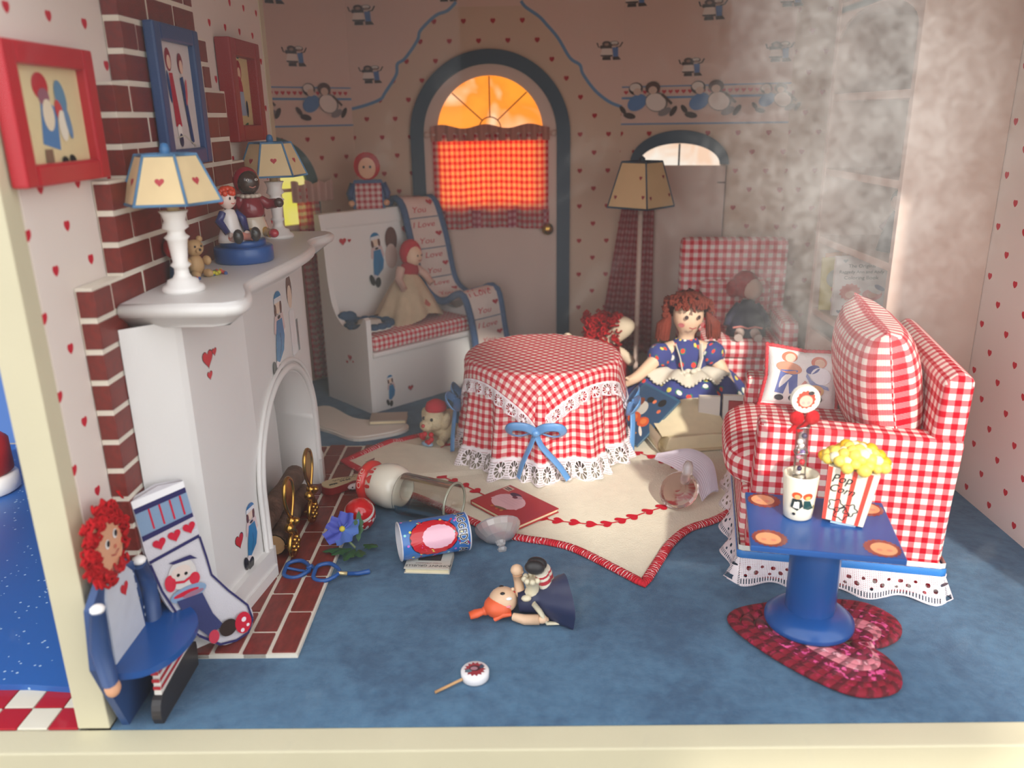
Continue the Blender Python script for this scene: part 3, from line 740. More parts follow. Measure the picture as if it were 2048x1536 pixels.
# painted stickers: hearts and plain little children in blue overalls
K, BLO, RED_, HAIR, CAP = C(24, 22, 26), C(30, 122, 176), C(196, 28, 44), C(104, 56, 44), C(236, 236, 236)
def child(cx, cz, s, rot=0, flip=1):
    """plain seated child in blue overalls with a white cap"""
    c, sn = math.cos(rot), math.sin(rot)
    T = lambda P: [(cx+(x*flip*c-z*sn)*s, cz+(x*flip*sn+z*c)*s) for x, z in P]
    return [(K, T(ov(-.01, .51, .155, .185))), (C(240, 214, 190), T(ov(.0, .50, .14, .17))), (HAIR, T(ov(.13, .44, .05, .14))), (HAIR, T(ov(-.13, .42, .05, .12))),
            (BLO, T(arc(0, .60, .18, 0, PI, 10)+[(-.18, .56), (.18, .56)])), (CAP, T([(-.18, .56), (.18, .56), (.16, .66), (-.16, .66)])),
            (C(226, 200, 196), T([(-.2, .32), (.2, .32), (.26, .0), (.18, -.06), (.1, .16), (-.1, .16), (-.2, -.04), (-.27, .02)])), (K, T(ov(0, .27, .07, .035))),
            (BLO, T([(-.13, .22), (.13, .22), (.2, -.15), (.12, -.42), (-.12, -.60), (-.26, -.52), (-.22, -.2)])), (C(20, 88, 136), T(stroke([(.0, -.05), (.02, -.25), (-.08, -.5)], .02))),
            (C(230, 220, 220), T([(-.26, -.52), (-.12, -.60), (-.18, -.70), (-.32, -.62)])), (K, T(ov(-.36, -.68, .09, .19, .2))), (K, T(ov(-.16, -.80, .11, .17, -.2)))]
def front(y, z, h):
    P = [(3.40, -1.475), (3.425, -1.455), (3.63, -1.425), (3.92, -1.385), (4.06, -1.375), (5.10, -1.375), (5.2, -1.385)]
    for (a, xa), (b, xb) in zip(P, P[1:]):
        if a <= y <= b: return (xa+(xb-xa)*(y-a)/(b-a)+h, y, z)
    return (-1.39+h, y, z)
for y_, z_, r_ in ((3.60, 1.335, .052), (3.665, 1.35, .024), (3.60, 1.255, .026), (4.00, .80, .046), (3.985, .70, .046), (3.665, .36, .048)):
    m = MB(); m.flat([(K, heart(y_, z_, r_)), (RED_, heart(y_, z_, r_*.9))], front, .0012); m.build('heart_sticker', VG, fp)
m = MB(); m.flat([(c_, [(4.56+(a-4.56)*1.45, b) for a, b in p_]) for c_, p_ in child(4.56, 1.22, .29, -.06)], front, .0012); m.build('child_sticker', VG, fp)
m = MB(); m.flat([(HAIR, ov(4.83, 1.40, .06, .10)), (C(240, 214, 190), ov(4.83, 1.36, .045, .07)), (CAP, [(4.78, 1.28), (4.88, 1.28), (4.90, 1.0), (4.78, 1.0)]), (C(120, 130, 130), [(4.91, 1.2), (4.95, 1.2), (4.95, 1.0), (4.92, 1.0)])], front, .0012); m.build('child_sticker', VG, fp)
m = MB(); m.flat([(c_, [(3.80+(a-3.80)*1.3, b) for a, b in p_]) for c_, p_ in child(3.80, .34, .20, -.05)], front, .0012); m.build('child_sticker', VG, fp)

# logs in the opening
for i, (y0, z0, x0, y1, z1, x1, r) in enumerate(((4.12, .225, -1.47, 4.86, .215, -1.46, .064), (4.14, .096, -1.41, 4.84, .096, -1.42, .062), (4.12, .094, -1.545, 4.88, .094, -1.545, .060))):
    lab = ['top log of the small wood pile in the white fireplace', 'front bottom log of the wood pile behind the brass andirons', 'rear bottom log of the wood pile at the back of the fireplace'][i]
    t = thing('fire_log', lab, 'log', (0, 0, .0), group='logs in the fireplace')
    a, b = Vector((x0, y0, z0)), Vector((x1, y1, z1))
    pts = [a+(b-a)*k/6 + Vector((rnd.uniform(-.006, .006), 0, rnd.uniform(-.006, .006))) for k in range(7)]
    m = MB(); m.tube(pts, [r*rnd.uniform(.94, 1.06) for _ in pts], 14, cap=False); m.build('bark', BARK, t)
    d = (b-a).normalized()
    for p, sg in ((pts[0], -1), (pts[-1], 1)):
        q = d.to_track_quat('Z', 'Y'); ring = [p + q @ Vector((r*.97*math.cos(2*PI*k/14), r*.97*math.sin(2*PI*k/14), sg*.002)) for k in range(14)]
        m = MB(); m.add(ring, [tuple(range(14))], None, (1, 1, 1, 1), False); m.build('cut_end', WOODCUT, t)
# brass andirons
def andiron(loc, rz, label):
    t = thing('andiron', label, 'andiron', loc, (0, 0, rz), 'brass andirons')
    m = MB()
    m.tube([(x, 0, z) for x, z in arc(0, .085, .075, 0, 2*PI, 24)][:-1], .016, 8, close=True)
    m.prism(ov(0, .085, .072, .072, 0, 24), -.006, .006, 'y')
    for k in range(6): m.ell((.042*math.cos(PI*k/3), -.016, .085+.042*math.sin(PI*k/3)), .017, 10, 6)
    m.ell((0, -.016, .085), .015, 10, 6); m.build('round_foot', GOLD, t)
    m = MB(); m.lathe([(.0, .16), (.03, .165), (.022, .19), (.018, .22), (.030, .24), (.024, .262), (0, .27)], 14)
    for sx in (-1, 1): m.ell((sx*.045, 0, .215), .032, 12, 8)
    m.ell((0, -.035, .245), .022, 10, 6); m.build('knop', GOLD, t)
    m = MB(); hp = [(x, z) for x, z in heart(0, .40, .085)]
    hp = [(0, .265), (.025, .30), (.062, .37), (.074, .44), (.055, .50), (0, .53), (-.055, .50), (-.074, .44), (-.062, .37), (-.025, .30)]
    hp = smooth_path(hp, 4, True)
    m.prism(hp, -.005, .005, 'y'); m.tube([(x, 0, z) for x, z in hp], .014, 8, close=True); m.build('oval_finial', GOLD, t)
    m = MB(); m.box((-.012, .0, .05), (.012, .06, .075), bev=.004); m.build('log_bar', GOLD, t); t.scale = (.9, .9, .9)
andiron((-1.295, 4.14, .034), R(86), 'nearer brass andiron with oval finial standing on the brick hearth')
andiron((-1.285, 4.55, .034), R(86), 'farther brass andiron with oval finial beside the right jamb')

# ------------------------------------------------------------------ framed pictures on the chimney wall
def picture(name, label, x, y0, y1, z0, z1, w, fm, mat_col, art, th=.05, mm=.0, bevel=.01, tilt=0, mat2=None):
    t = thing(name, label, 'picture', (x, (y0+y1)/2, (z0+z1)/2), (0, tilt, 0))
    hy, hz = (y1-y0)/2, (z1-z0)/2
    m = MB()
    for a, b in (((0, -hy, -hz), (th, -hy+w, hz)), ((0, hy-w, -hz), (th, hy, hz)), ((0, -hy+w, -hz), (th, hy-w, -hz+w)), ((0, -hy+w, hz-w), (th, hy-w, hz))): m.box(a, b, bev=bevel)
    m.build('picture_frame', fm, t)
    m = MB(); m.box((0, -hy+w, -hz+w), (th*.35, hy-w, hz-w)); m.build('mat_board', mat2 or plain(name+'_mat', mat_col, .8, var=.05, vs=20, bs=260, bstr=.25), t)
    m = MB(); m.flat(art, lambda a, b, h: (th*.35+h, a, b), .0012); m.build('artwork', VCLOTH, t)
    return t
BR, WH = C(150, 30, 40), C(240, 230, 220)
def abstract_pair(s):
    return [(C(86, 128, 178), [(-.15*s, -.16*s), (.03*s, -.20*s), (.06*s, .04*s), (-.10*s, .10*s)]), (C(188, 40, 50), ov(-.08*s, .16*s, .085*s, .075*s)), (C(150, 96, 110), ov(-.06*s, .10*s, .06*s, .05*s)),
            (C(230, 216, 190), ov(-.04*s, .0*s, .06*s, .09*s)), (C(100, 140, 170), ov(.12*s, .10*s, .06*s, .10*s, .2)), (C(200, 70, 70), ov(.08*s, .02*s, .04*s, .07*s, .3)), (C(232, 224, 206), ov(.10*s, -.06*s, .05*s, .09*s)), (C(108, 140, 176), ov(.16*s, -.04*s, .03*s, .10*s, .2)),
            (C(130, 100, 80), [(-.16*s, -.30*s), (-.07*s, -.30*s), (-.07*s, -.19*s), (-.15*s, -.19*s)]), (C(36, 30, 30), ov(.05*s, -.27*s, .04*s, .035*s)), (C(36, 30, 30), ov(.14*s, -.26*s, .04*s, .03*s, -.5))]
picture('framed_picture', 'bright red frame with cross-stitched pair at the front of the left wall', LX+.004, 2.84, 3.44, 2.19, 2.67, .075, REDP, C(226, 208, 160), abstract_pair(.62), .06)
def tall_pair(s):
    return [(C(140, 40, 56), ov(-.075*s, .155*s, .035*s, .05*s)), (C(226, 190, 170), ov(-.07*s, .145*s, .022*s, .03*s)), (C(176, 34, 56), [(-.085*s, .10*s), (-.045*s, .10*s), (-.01*s, -.13*s), (-.08*s, -.13*s)]), (C(50, 70, 120), ov(-.10*s, .04*s, .015*s, .07*s, .1)), (C(236, 230, 226), ov(-.045*s, -.15*s, .025*s, .03*s)), (C(60, 50, 80), ov(-.04*s, -.19*s, .022*s, .03*s)),
            (C(130, 44, 56), ov(.055*s, .145*s, .03*s, .045*s)), (C(226, 190, 170), ov(.06*s, .13*s, .02*s, .03*s)), (C(44, 60, 112), [(.03*s, .08*s), (.065*s, .09*s), (.11*s, -.2*s), (.075*s, -.21*s)]), (C(200, 90, 100), ov(.085*s, .02*s, .012*s, .06*s, -.2)), (C(200, 196, 180), stroke([(-.1*s, -.18*s), (.0*s, -.17*s), (.12*s, -.22*s)], .006))]
picture('framed_picture', 'navy blue frame with two tall figures hanging on the dark brick chimney', XF+.006, 3.90, 4.44, 2.20, 2.83, .075, NAVYP, C(216, 206, 204), tall_pair(1.05), .05)
def single(s):
    return [(C(166, 36, 44), ov(0, .12*s, .05*s, .06*s)), (C(226, 190, 160), ov(0.002, .105*s, .03*s, .035*s)), (C(176, 40, 56), ov(-.01*s, -.01*s, .06*s, .10*s)), (C(160, 170, 190), [(-.02*s, .0), (.05*s, .0), (.07*s, -.14*s), (-.03*s, -.14*s)]), (C(50, 90, 60), ov(-.07*s, -.06*s, .02*s, .03*s)), (C(40, 40, 60), ov(.09*s, -.10*s, .02*s, .05*s)), (C(170, 30, 40), ov(-.06*s, -.12*s, .03*s, .03*s)), (C(60, 100, 60), ov(.03*s, -.2*s, .05*s, .012*s, .3)), (C(70, 110, 100), ov(0, .2*s, .03*s, .012*s))]
picture('framed_picture', 'deep dark red frame with small stitched figure above the rear mantel lamp', LX+.004, 5.03, 5.60, 2.28, 2.86, .095, plain('dark_red_frame', C(150, 30, 34), .45), C(220, 196, 140), single(1.0), .09)

# ------------------------------------------------------------------ mantel ornaments
CARD = plain('parchment_shade', C(238, 214, 166), .7, var=.05, vs=14)
def mantel_lamp(loc, rz, label):
    t = thing('mantel_lamp', label, 'lamp', loc, (0, 0, rz), 'hexagonal-shade lamps on the mantel')
    m = MB(); m.lathe([(0, 0), (.095, 0), (.10, .012), (.092, .028), (.075, .035), (.070, .055), (.045, .065), (.034, .085), (.032, .11), (.048, .125), (.034, .14), (.045, .24), (.058, .255), (.040, .27), (.038, .285), (.060, .30), (.048, .33), (.056, .36), (.066, .375), (0, .375)], 26); m.build('lamp_base', WHITE, t)
    m = MB(); m.lathe([(.028, .375), (.028, .44)], 12); m.build('socket', plain('card_tube', C(206, 178, 130), .6), t)
    R1, R2, z1, z2 = .225, .135, .415, .625
    hx = lambda r, z, k: (r*math.cos(PI/3*k), r*math.sin(PI/3*k), z)
    m = MB()
    for k in range(6):
        q = [hx(R1, z1, k), hx(R1, z1, k+1), hx(R2, z2, k+1), hx(R2, z2, k)]
        m.add(q, [(0, 1, 2, 3)], [(0, 0), (1, 0), (1, 1), (0, 1)], (1, 1, 1, 1), False)
        m.add([(x*.97, y*.97, z) for x, y, z in q], [(3, 2, 1, 0)], None, (1, 1, 1, 1), False)
    shd = m.build('lamp_shade', CARD, t)
    m = MB()
    for k in range(6):
        m.tube([hx(R1, z1, k), hx(R2, z2, k)], .007, 6); m.tube([hx(R1, z1, k), hx(R1, z1, k+1)], .007, 6); m.tube([hx(R2, z2, k), hx(R2, z2, k+1)], .007, 6)
    m.build('blue_edging', plain('shade_edging', C(92, 138, 178), .6), shd)
    m = MB()
    for k in range(6):
        a, b = Vector(hx(R1, z1, k)), Vector(hx(R1, z1, k+1)); c = Vector(hx(R2, z2, k)); mid = (a+b)/2; e = (b-a).normalized(); up = ((c+Vector(hx(R2, z2, k+1)))/2-mid).normalized(); nn = e.cross(up)
        m.flat([(C(192, 70, 78), heart(0, .105, .022))], lambda x, y, h, mid=mid, e=e, up=up, nn=nn: tuple(mid+e*x+up*y+nn*(h+.001)), .001)
    m.build('painted_heart', VC, shd)
    m = MB(); m.lathe([(0, .62), (.05, .622), (.022, .632), (.024, .65), (.016, .672), (0, .678)], 12)
    for k in range(3): m.tube([(0, 0, .625), hx(R2, z2, 2*k)], .004, 5)
    m.build('finial', plain('finial_blue', C(70, 130, 186), .3), t); t.scale = (.92, .92, .93)
mantel_lamp((-1.475, 3.56, SHZ), R(8), 'nearer white turned mantel lamp with hexagonal heart shade')
mantel_lamp((-1.515, 5.24, SHZ), R(20), 'farther white turned mantel lamp partly behind the brown-faced figurine')

# blue music box with two figurines on it
t = thing('music_box', 'round bright blue two-tier music box base in the middle of the mantel', 'music box', (-1.455, 4.35, SHZ))
m = MB(); m.lathe([(0, 0), (.145, 0), (.152, .01), (.152, .075), (.146, .083), (0, .083)], 36); m.build('lower_disc', BLUEP, t)
m = MB(); m.lathe([(0, .083), (.118, .083), (.118, .108), (.112, .115), (0, .115)], 36); m.build('upper_disc', BLUEP, t)
MZ = SHZ+.115
GL = lambda nme, c: plain(nme, c, .22, var=.03, coat=.4)
t = thing('seated_figurine', 'small glazed figurine with orange hair and white apron seated on the blue music box', 'figurine', (-1.485, 4.275, MZ), (0, 0, R(58)))
m = MB(); m.lathe([(.0, 0), (.075, .0), (.07, .03), (.05, .08), (.042, .13), (.03, .16), (0, .17)], 18, sx=1.0, sy=.85); m.build('apron_dress', GL('glaze_white', C(236, 230, 226)), t)
m = MB(); m.ell((0, .0, .215), (.046, .042, .05), 16, 10); m.build('head', GL('glaze_face', C(244, 220, 208)), t)
m = MB()
for k in range(46):
    a = rnd.uniform(0, 2*PI); e = rnd.uniform(-.3, 1.4); 
    p = Vector((math.cos(a)*math.cos(e)*.05, math.sin(a)*math.cos(e)*.048, .22+math.sin(e)*.05))
    if p.y < -.012 and p.z < .245: continue
    m.ell(p, .016, 6, 4)
m.build('curly_hair', GL('glaze_orange', C(222, 70, 34)), t)
m = MB()
for sx in (-1, 1): m.flat([(K, ov(sx*.017, .222, .006, .008))], lambda x, z, h: (x, -.0405-h, z), .002)
m.flat([(C(196, 60, 60), stroke([(-.012, .198), (0, .193), (.012, .198)], .004))], lambda x, z, h: (x, -.0405-h, z), .002); m.build('painted_face', VG, t)
for sx in (-1, 1):
    m = MB(); m.tube([(sx*.04, 0, .15), (sx*.075, -.01, .11), (sx*.06, -.05, .05)], [.018, .022, .016], 10); m.build('sleeve', GL('glaze_navy', C(40, 48, 110)), t)
    m = MB(); m.ell((sx*.05, -.062, .04), .015, 8, 6); m.build('hand', GL('glaze_hand', C(240, 216, 206)), t)
    m = MB(); m.tube([(sx*.03, -.03, .025), (sx*.05, -.10, .022)], [.022, .018], 10); m.build('stocking', GL('glaze_pink', C(222, 140, 120)), t)
    m = MB(); m.ell((sx*.056, -.12, .038), (.028, .024, .038), 12, 8); m.build('shoe', GL('glaze_black', C(40, 36, 36)), t)
t = thing('seated_figurine', 'taller glazed brown-faced figurine in a crimson top and hood seated on the blue music box', 'figurine', (-1.435, 4.47, MZ), (0, 0, R(40)))
m = MB(); m.lathe([(0, 0), (.085, 0), (.09, .03), (.07, .09), (.06, .12)], 18); m.build('skirt', GL('glaze_cream', C(206, 192, 172)), t)
m = MB(); m.lathe([(.062, .10), (.075, .12), (.072, .16), (.055, .20), (.03, .225)], 18); bd = m.build('crimson_top', GL('glaze_crimson', C(128, 22, 40)), t)
m = MB()
for k in range(12): m.ell((.048*math.cos(PI*k/6), .048*math.sin(PI*k/6), .215), (.02, .02, .012), 8, 5)
m.build('scalloped_collar', GL('glaze_collar', C(200, 186, 170)), t)
m = MB(); m.ell((0, -.006, .285), (.062, .058, .066), 18, 12); m.build('head', GL('glaze_brown', C(58, 38, 30)), t)
m = MB(); m.ell((0, .014, .292), (.07, .062, .074), 18, 12); m.build('hood', GL('glaze_hood', C(150, 22, 44)), t)
m = MB()
for sx in (-1, 1): m.flat([(C(226, 216, 206), ov(sx*.024, .30, .008, .006)), (K, ov(sx*.024, .30, .004, .005))], lambda x, z, h: (x, -.061-h, z), .003)
m.flat([(C(170, 100, 84), stroke([(-.018, .266), (0, .259), (.018, .266)], .005))], lambda x, z, h: (x, -.061-h, z), .003); m.build('painted_face', VG, t)
for sx in (-1, 1):
    m = MB(); m.tube([(sx*.05, 0, .195), (sx*.095, -.02, .165), (sx*.125, -.05, .17)], [.026, .03, .026], 10); m.build('sleeve', GL('glaze_crimson2', C(128, 22, 40)), t)
    m = MB(); m.ell((sx*.14, -.06, .172), .026, 10, 8); m.build('hand', GL('glaze_brown2', C(62, 42, 34)), t)
    m = MB(); m.tube([(sx*.035, -.05, .03), (sx*.05, -.12, .02)], [.028, .022], 10); m.build('trouser_leg', GL('glaze_mustard', C(176, 128, 30)), t)
    m = MB(); m.ell((sx*.055, -.145, .024), (.026, .034, .024), 12, 8); m.build('shoe', GL('glaze_red', C(164, 24, 44)), t)
# tiny doll and teddy on a flowery base, tucked behind the near lamp
def critter(t, body, head, cb, chd, ears=None):
    pass
t = thing('toy_figurine', 'tiny red-haired figurine in blue half hidden behind the near mantel lamp', 'figurine', (-1.585, 3.80, SHZ), (0, 0, R(65)))
m = MB(); m.lathe([(0, 0), (.05, 0), (.045, .03), (.04, .07), (.02, .10), (0, .105)], 14); m.build('body', plain('toy_blue', C(44, 76, 108), .5), t)
m = MB(); m.ell((0, -.005, .145), (.045, .042, .046), 14, 9); m.build('head', plain('toy_face', C(206, 150, 116), .5), t)
m = MB(); m.ell((0, .012, .155), (.054, .044, .052), 12, 8); m.build('hair', YARN2, t)
m = MB()
for sx in (-1, 1): m.ell((sx*.018, -.046, .15), .008, 8, 5, K)
m.build('eyes', VG, t)
m = MB()
for k in range(14): m.ell((rnd.uniform(-.06, .06), rnd.uniform(-.06, -.02), .006), .012, 7, 5, rnd.choice([C(206, 196, 50), C(60, 90, 150), C(200, 60, 50)]))
m.build('flower_base', VC, t)
t = thing('teddy_figurine', 'tiny tan teddy bear figurine with a flower clump beside the near mantel lamp', 'figurine', (-1.545, 3.90, SHZ), (0, 0, R(50)))
TAN = plain('toy_tan', C(196, 158, 110), .6)
m = MB(); m.ell((0, 0, .055), (.042, .038, .055), 14, 9); m.build('body', TAN, t)
m = MB(); m.ell((0, -.01, .14), (.043, .04, .04), 14, 9); m.ell((0, -.048, .13), (.018, .014, .014), 8, 6)
hd = m.build('head', TAN, t)
for sx in (-1, 1):
    m = MB(); m.ell((sx*.035, 0, .178), .016, 8, 6); m.build('ear', TAN, hd)
    m = MB(); m.ell((sx*.05, -.02, .075), (.018, .03, .024), 10, 6); m.build('arm', TAN, t)
    m = MB(); m.ell((sx*.032, -.05, .02), (.02, .034, .02), 10, 6); m.build('leg', TAN, t)
m = MB()
for sx in (-1, 1): m.ell((sx*.016, -.047, .15), .006, 6, 4, K)
m.ell((0, -.062, .135), .007, 6, 4, K); m.build('face_beads', VG, hd)
m = MB()
for k in range(26): m.ell((rnd.uniform(.03, .12), rnd.uniform(-.06, .0), rnd.uniform(.006, .02)), .010, 6, 4, rnd.choice([C(206, 196, 50), C(60, 90, 150), C(190, 60, 50), C(70, 120, 70)]))
m.build('flower_clump', VC, t)
# ------------------------------------------------------------------ white corner bench with cushion, quilt and toys
BROT = R(44)
BSC = .95
be = thing('corner_bench', 'white painted corner bench with scooped sides and a red gingham seat cushion', 'bench', (-1.258, 6.566, 0), (0, 0, BROT))
be.scale = (BSC,)*3
BLEN = 1.25
prof = [(0, 0), (0, .86), (.035, .875), (.06, .84)] + smooth_path([(.06, .84), (.14, .77), (.28, .735), (.42, .78), (.53, .92), (.575, 1.15), (.60, 1.5), (.64, 1.72)], 4)[1:] + [(.72, 1.72), (.72, 0)]
for x0 in (0, BLEN-.05):
    m = MB(); m.prism(prof, x0, x0+.05, 'x'); m.build('side_panel', WHITE, be)
m = MB(); m.box((.05, .0, 0), (BLEN-.05, .045, .555), bev=.006); m.build('front_panel', WHITE, be)
m = MB(); m.box((.04, -.035, .515), (BLEN-.04, .66, .562), bev=.014); m.build('seat_board', WHITE, be)
m = MB(); m.box((.05, .665, 0), (BLEN-.05, .71, 1.64)); m.build('back_panel', WHITE, be)
m = MB(); m.box((.03, .645, 1.58), (BLEN-.03, .725, 1.725), bev=.02); m.build('top_rail', WHITE, be)
m = MB(); m.box((.055, -.02, .563), (BLEN-.055, .65, .70), bev=.04); m.build('seat_cushion', GINGS, be)
m = MB()
fs = lambda x, z, h: (x, -h, z)
m.flat(child(.22, .19, .17, .1) + [(K, heart(.43, .15, .033)), (RED_, heart(.43, .15, .029))], fs, .002); m.build('front_sticker', VC, be)
m = MB(); m.flat([(RED_, heart(-.30, .47, .034)), (RED_, heart(-.35, .42, .018)), (RED_, heart(-.25, .44, .014))], lambda a, z, h: (-h, -a, z), .002); m.build('side_sticker', VC, be)
m = MB(); m.flat(child(.62, 1.27, .30, .12) + [(HAIR, ov(.78, 1.42, .07, .12)), (C(220, 196, 186), ov(.77, 1.26, .07, .12)), (RED_, heart(.24, 1.46, .04)), (RED_, heart(.31, 1.46, .02)), (RED_, heart(.96, 1.5, .05))], lambda x, z, h: (x, .664-h, z), .002); m.build('back_sticker', VC, be)

def bench_pt(x, y, z): return Vector((-1.258, 6.566, 0)) + Vector((math.cos(BROT), math.sin(BROT), 0))*x*BSC + Vector((-math.sin(BROT), math.cos(BROT), 0))*y*BSC + Vector((0, 0, z*BSC))
qt = thing('patchwork_quilt', 'narrow cream patchwork quilt with blue binding draped over the right end of the white bench', 'quilt', (-1.258, 6.566, 0), (0, 0, BROT))
qt.scale = (BSC,)*3
qp = smooth_path([(.745, 1.35), (.742, 1.60), (.735, 1.735), (.68, 1.765), (.61, 1.70), (.565, 1.45), (.535, 1.15), (.49, .95), (.38, .845), (.22, .81), (.06, .90), (-.02, .905), (-.055, .80), (-.075, .58), (-.085, .32)], 5)
ql = [0]
for a, b in zip(qp, qp[1:]): ql.append(ql[-1]+math.dist(a, b))
QL = ql[-1]
def quilt_pt(s_, w, h=0):
    """s_ along the quilt (metres), w across (-.5..+.5), h above it"""
    i = 0
    while i < len(ql)-2 and ql[i+1] < s_: i += 1
    t = (s_-ql[i])/(ql[i+1]-ql[i]); a, b = qp[i], qp[i+1]
    y, z = a[0]+(b[0]-a[0])*t, a[1]+(b[1]-a[1])*t
    dy, dz = b[0]-a[0], b[1]-a[1]; d = math.hypot(dy, dz); ny, nz = dz/d, -dy/d
    hh = h + .012 + .01*math.sin(s_*7+w*3)
    return (1.02+.36*s_/QL+w*.42, y+dz/d*hh, z-dy/d*hh)
m = MB()
m.grid(lambda a, b: quilt_pt(a*QL, b-.5, 0), 70, 6); m.grid(lambda a, b: quilt_pt(a*QL, .5-b, .022), 70, 6)
m.build('quilt_cloth', plain('quilt_cream', C(222, 206, 196), .9, var=.06, vs=9), qt)
m = MB()
for w in (-.5, .5): m.tube([quilt_pt(QL*k/60, w, .012) for k in range(61)], .036, 8)
for s_ in (0.001, QL-.001): m.tube([quilt_pt(s_, -.5+k/8, .012) for k in range(9)], .024, 8)
m.build('blue_binding', plain('quilt_blue', C(70, 98, 138), .9, var=.15, vs=30, bs=120), qt)
nq = 7
for k in range(nq):
    s0, s1 = .36+(QL-.42)*k/nq, .36+(QL-.42)*(k+1)/nq
    m = MB()
    m.tube([quilt_pt(s0, -.44+.88*j/6, .026) for j in range(7)], .006, 5, col=C(120, 132, 150))
    fm = lambda x, y, h, s0=s0, s1=s1: quilt_pt(s0+(s1-s0)*(.5-y), x, .026+h)
    red = C(196, 60, 70)
    add_text(m, text_shapes('I Love', .26, red, -.05, .27, 0, .3), fm, .003); add_text(m, text_shapes('You', .26, red, -.08, -.26, 0, .3), fm, .003)
    m.flat([(C(176, 30, 50), heart(.30, -.05, .10))], fm, .003); m.build('quilt_square', VC, qt)

t = thing('cloth_doll', 'cloth doll in a frilly cream dress and red bonnet slumped on the bench cushion', 'doll', tuple(bench_pt(.74, .36, .70)), (0, 0, BROT+R(10)))
CRD = plain('cream_dress', C(206, 182, 150), .9, var=.12, vs=12, bs=60, bstr=.5)
m = MB(); m.grid(lambda a, b: ((.27*(1-b)**.8+.07)*math.cos(2*PI*a)*(1+.10*math.sin(a*2*PI*9)*(1-b)), (.20*(1-b)**.8+.06)*math.sin(2*PI*a)*(1+.10*math.sin(a*2*PI*9)*(1-b)), .02+.40*b+.05*math.sin(a*2*PI*3)*(1-b)), 72, 10); m.build('dress', CRD, t)
m = MB(); m.ell((.02, .0, .43), (.10, .08, .09), 14, 8); m.build('bodice', plain('doll_red', C(176, 26, 46), .9), t)
m = MB(); m.ell((.06, -.02, .56), (.085, .075, .095), 16, 10); m.build('head', SKINC, t)
m = MB(); m.ell((.07, .02, .58), (.115, .085, .125), 16, 10); m.build('bonnet', plain('bonnet_red', C(196, 20, 44), .85), t)
m = MB(); m.flat([(K, ov(-.025, .57, .008, .009)), (K, ov(.025, .57, .008, .009)), (C(190, 80, 80), stroke([(-.02, .53), (0, .523), (.02, .53)], .006))], lambda x, z, h: (.06+x, -.098-h, z), .003); m.build('face_print', VC, t)
for sx in (-1, 1):
    m = MB(); m.tube([(sx*.09, 0, .46), (sx*.17, -.05, .38), (sx*.18, -.12, .30)], [.04, .036, .03], 10); m.build('arm', plain('doll_sleeve', C(214, 176, 160), .9), t)
m = MB(); m.tube([(.0, -.16, .16), (.10, -.20, .08)], [.05, .04], 10); m.build('petticoat_panel', plain('salmon_cloth', C(206, 110, 92), .9), t)
t = thing('straw_hat', 'small blue and white ribboned hat lying on the near end of the bench cushion', 'hat', tuple(bench_pt(.22, .28, .705)), (0, 0, .4))
m = MB(); m.lathe([(.0, .05), (.09, .055), (.10, .02), (.20, .012), (.215, .02), (.20, .028), (.11, .032), (.098, .07), (0, .075)], 28); m.build('hat_brim', WHITECLOTH, t)
m = MB(); DB = plain('dark_blue_ribbon', C(44, 84, 122), .7, var=.2, vs=20)
for k in range(16): a = 2*PI*k/16; m.ell((.175*math.cos(a), .175*math.sin(a), .045), (.05, .05, .03), 8, 5)
for sx in (-1, 1): m.ell((-.17+sx*.02, .10, .09), (.07, .03, .06), 10, 6)
m.build('ruched_ribbon', DB, t)
def wood_figure_ornament():
    t = thing('wooden_doll_ornament', 'flat wooden doll ornament with red hair and checked apron standing on the bench top rail', 'ornament', tuple(bench_pt(.58, .685, 1.726)), (0, 0, R(10)))
    m = MB(); m.prism([(-.14, 0), (.14, 0), (.15, .18), (.12, .25), (-.12, .25), (-.15, .18)], -.02, .02, 'y'); m.build('body', NAVYP, t)
    m = MB(); m.prism([(-.115, .0), (.115, 0), (.115, .22), (-.115, .22)], -.03, -.02, 'y'); m.build('checked_apron', gingham('check_apron', .05, C(176, 40, 56), C(206, 130, 130), C(230, 206, 200)), t)
    m = MB(); m.prism(ov(0, .35, .075, .09), -.025, .02, 'y'); m.build('face', WOODSKIN, t)
    m = MB(); m.prism(ov(0, .365, .115, .12), -.012, .03, 'y'); m.build('hair', YARN, t)
    m = MB(); m.flat([(K, ov(-.028, .36, .01, .012)), (K, ov(.028, .36, .01, .012))], lambda x, z, h: (x, -.025-h, z), .003); m.build('eyes', VC, t)
    for sx in (-1, 1):
        m = MB(); m.tube([(sx*.13, -.01, .22), (sx*.165, -.012, .13), (sx*.155, -.02, .08)], [.03, .032, .026], 8); a = m.build('arm', NAVYP, t)
        m = MB(); m.ell((sx*.153, -.022, .05), .028, 10, 6); m.build('hand', WOODSKIN, a)
wood_figure_ornament()

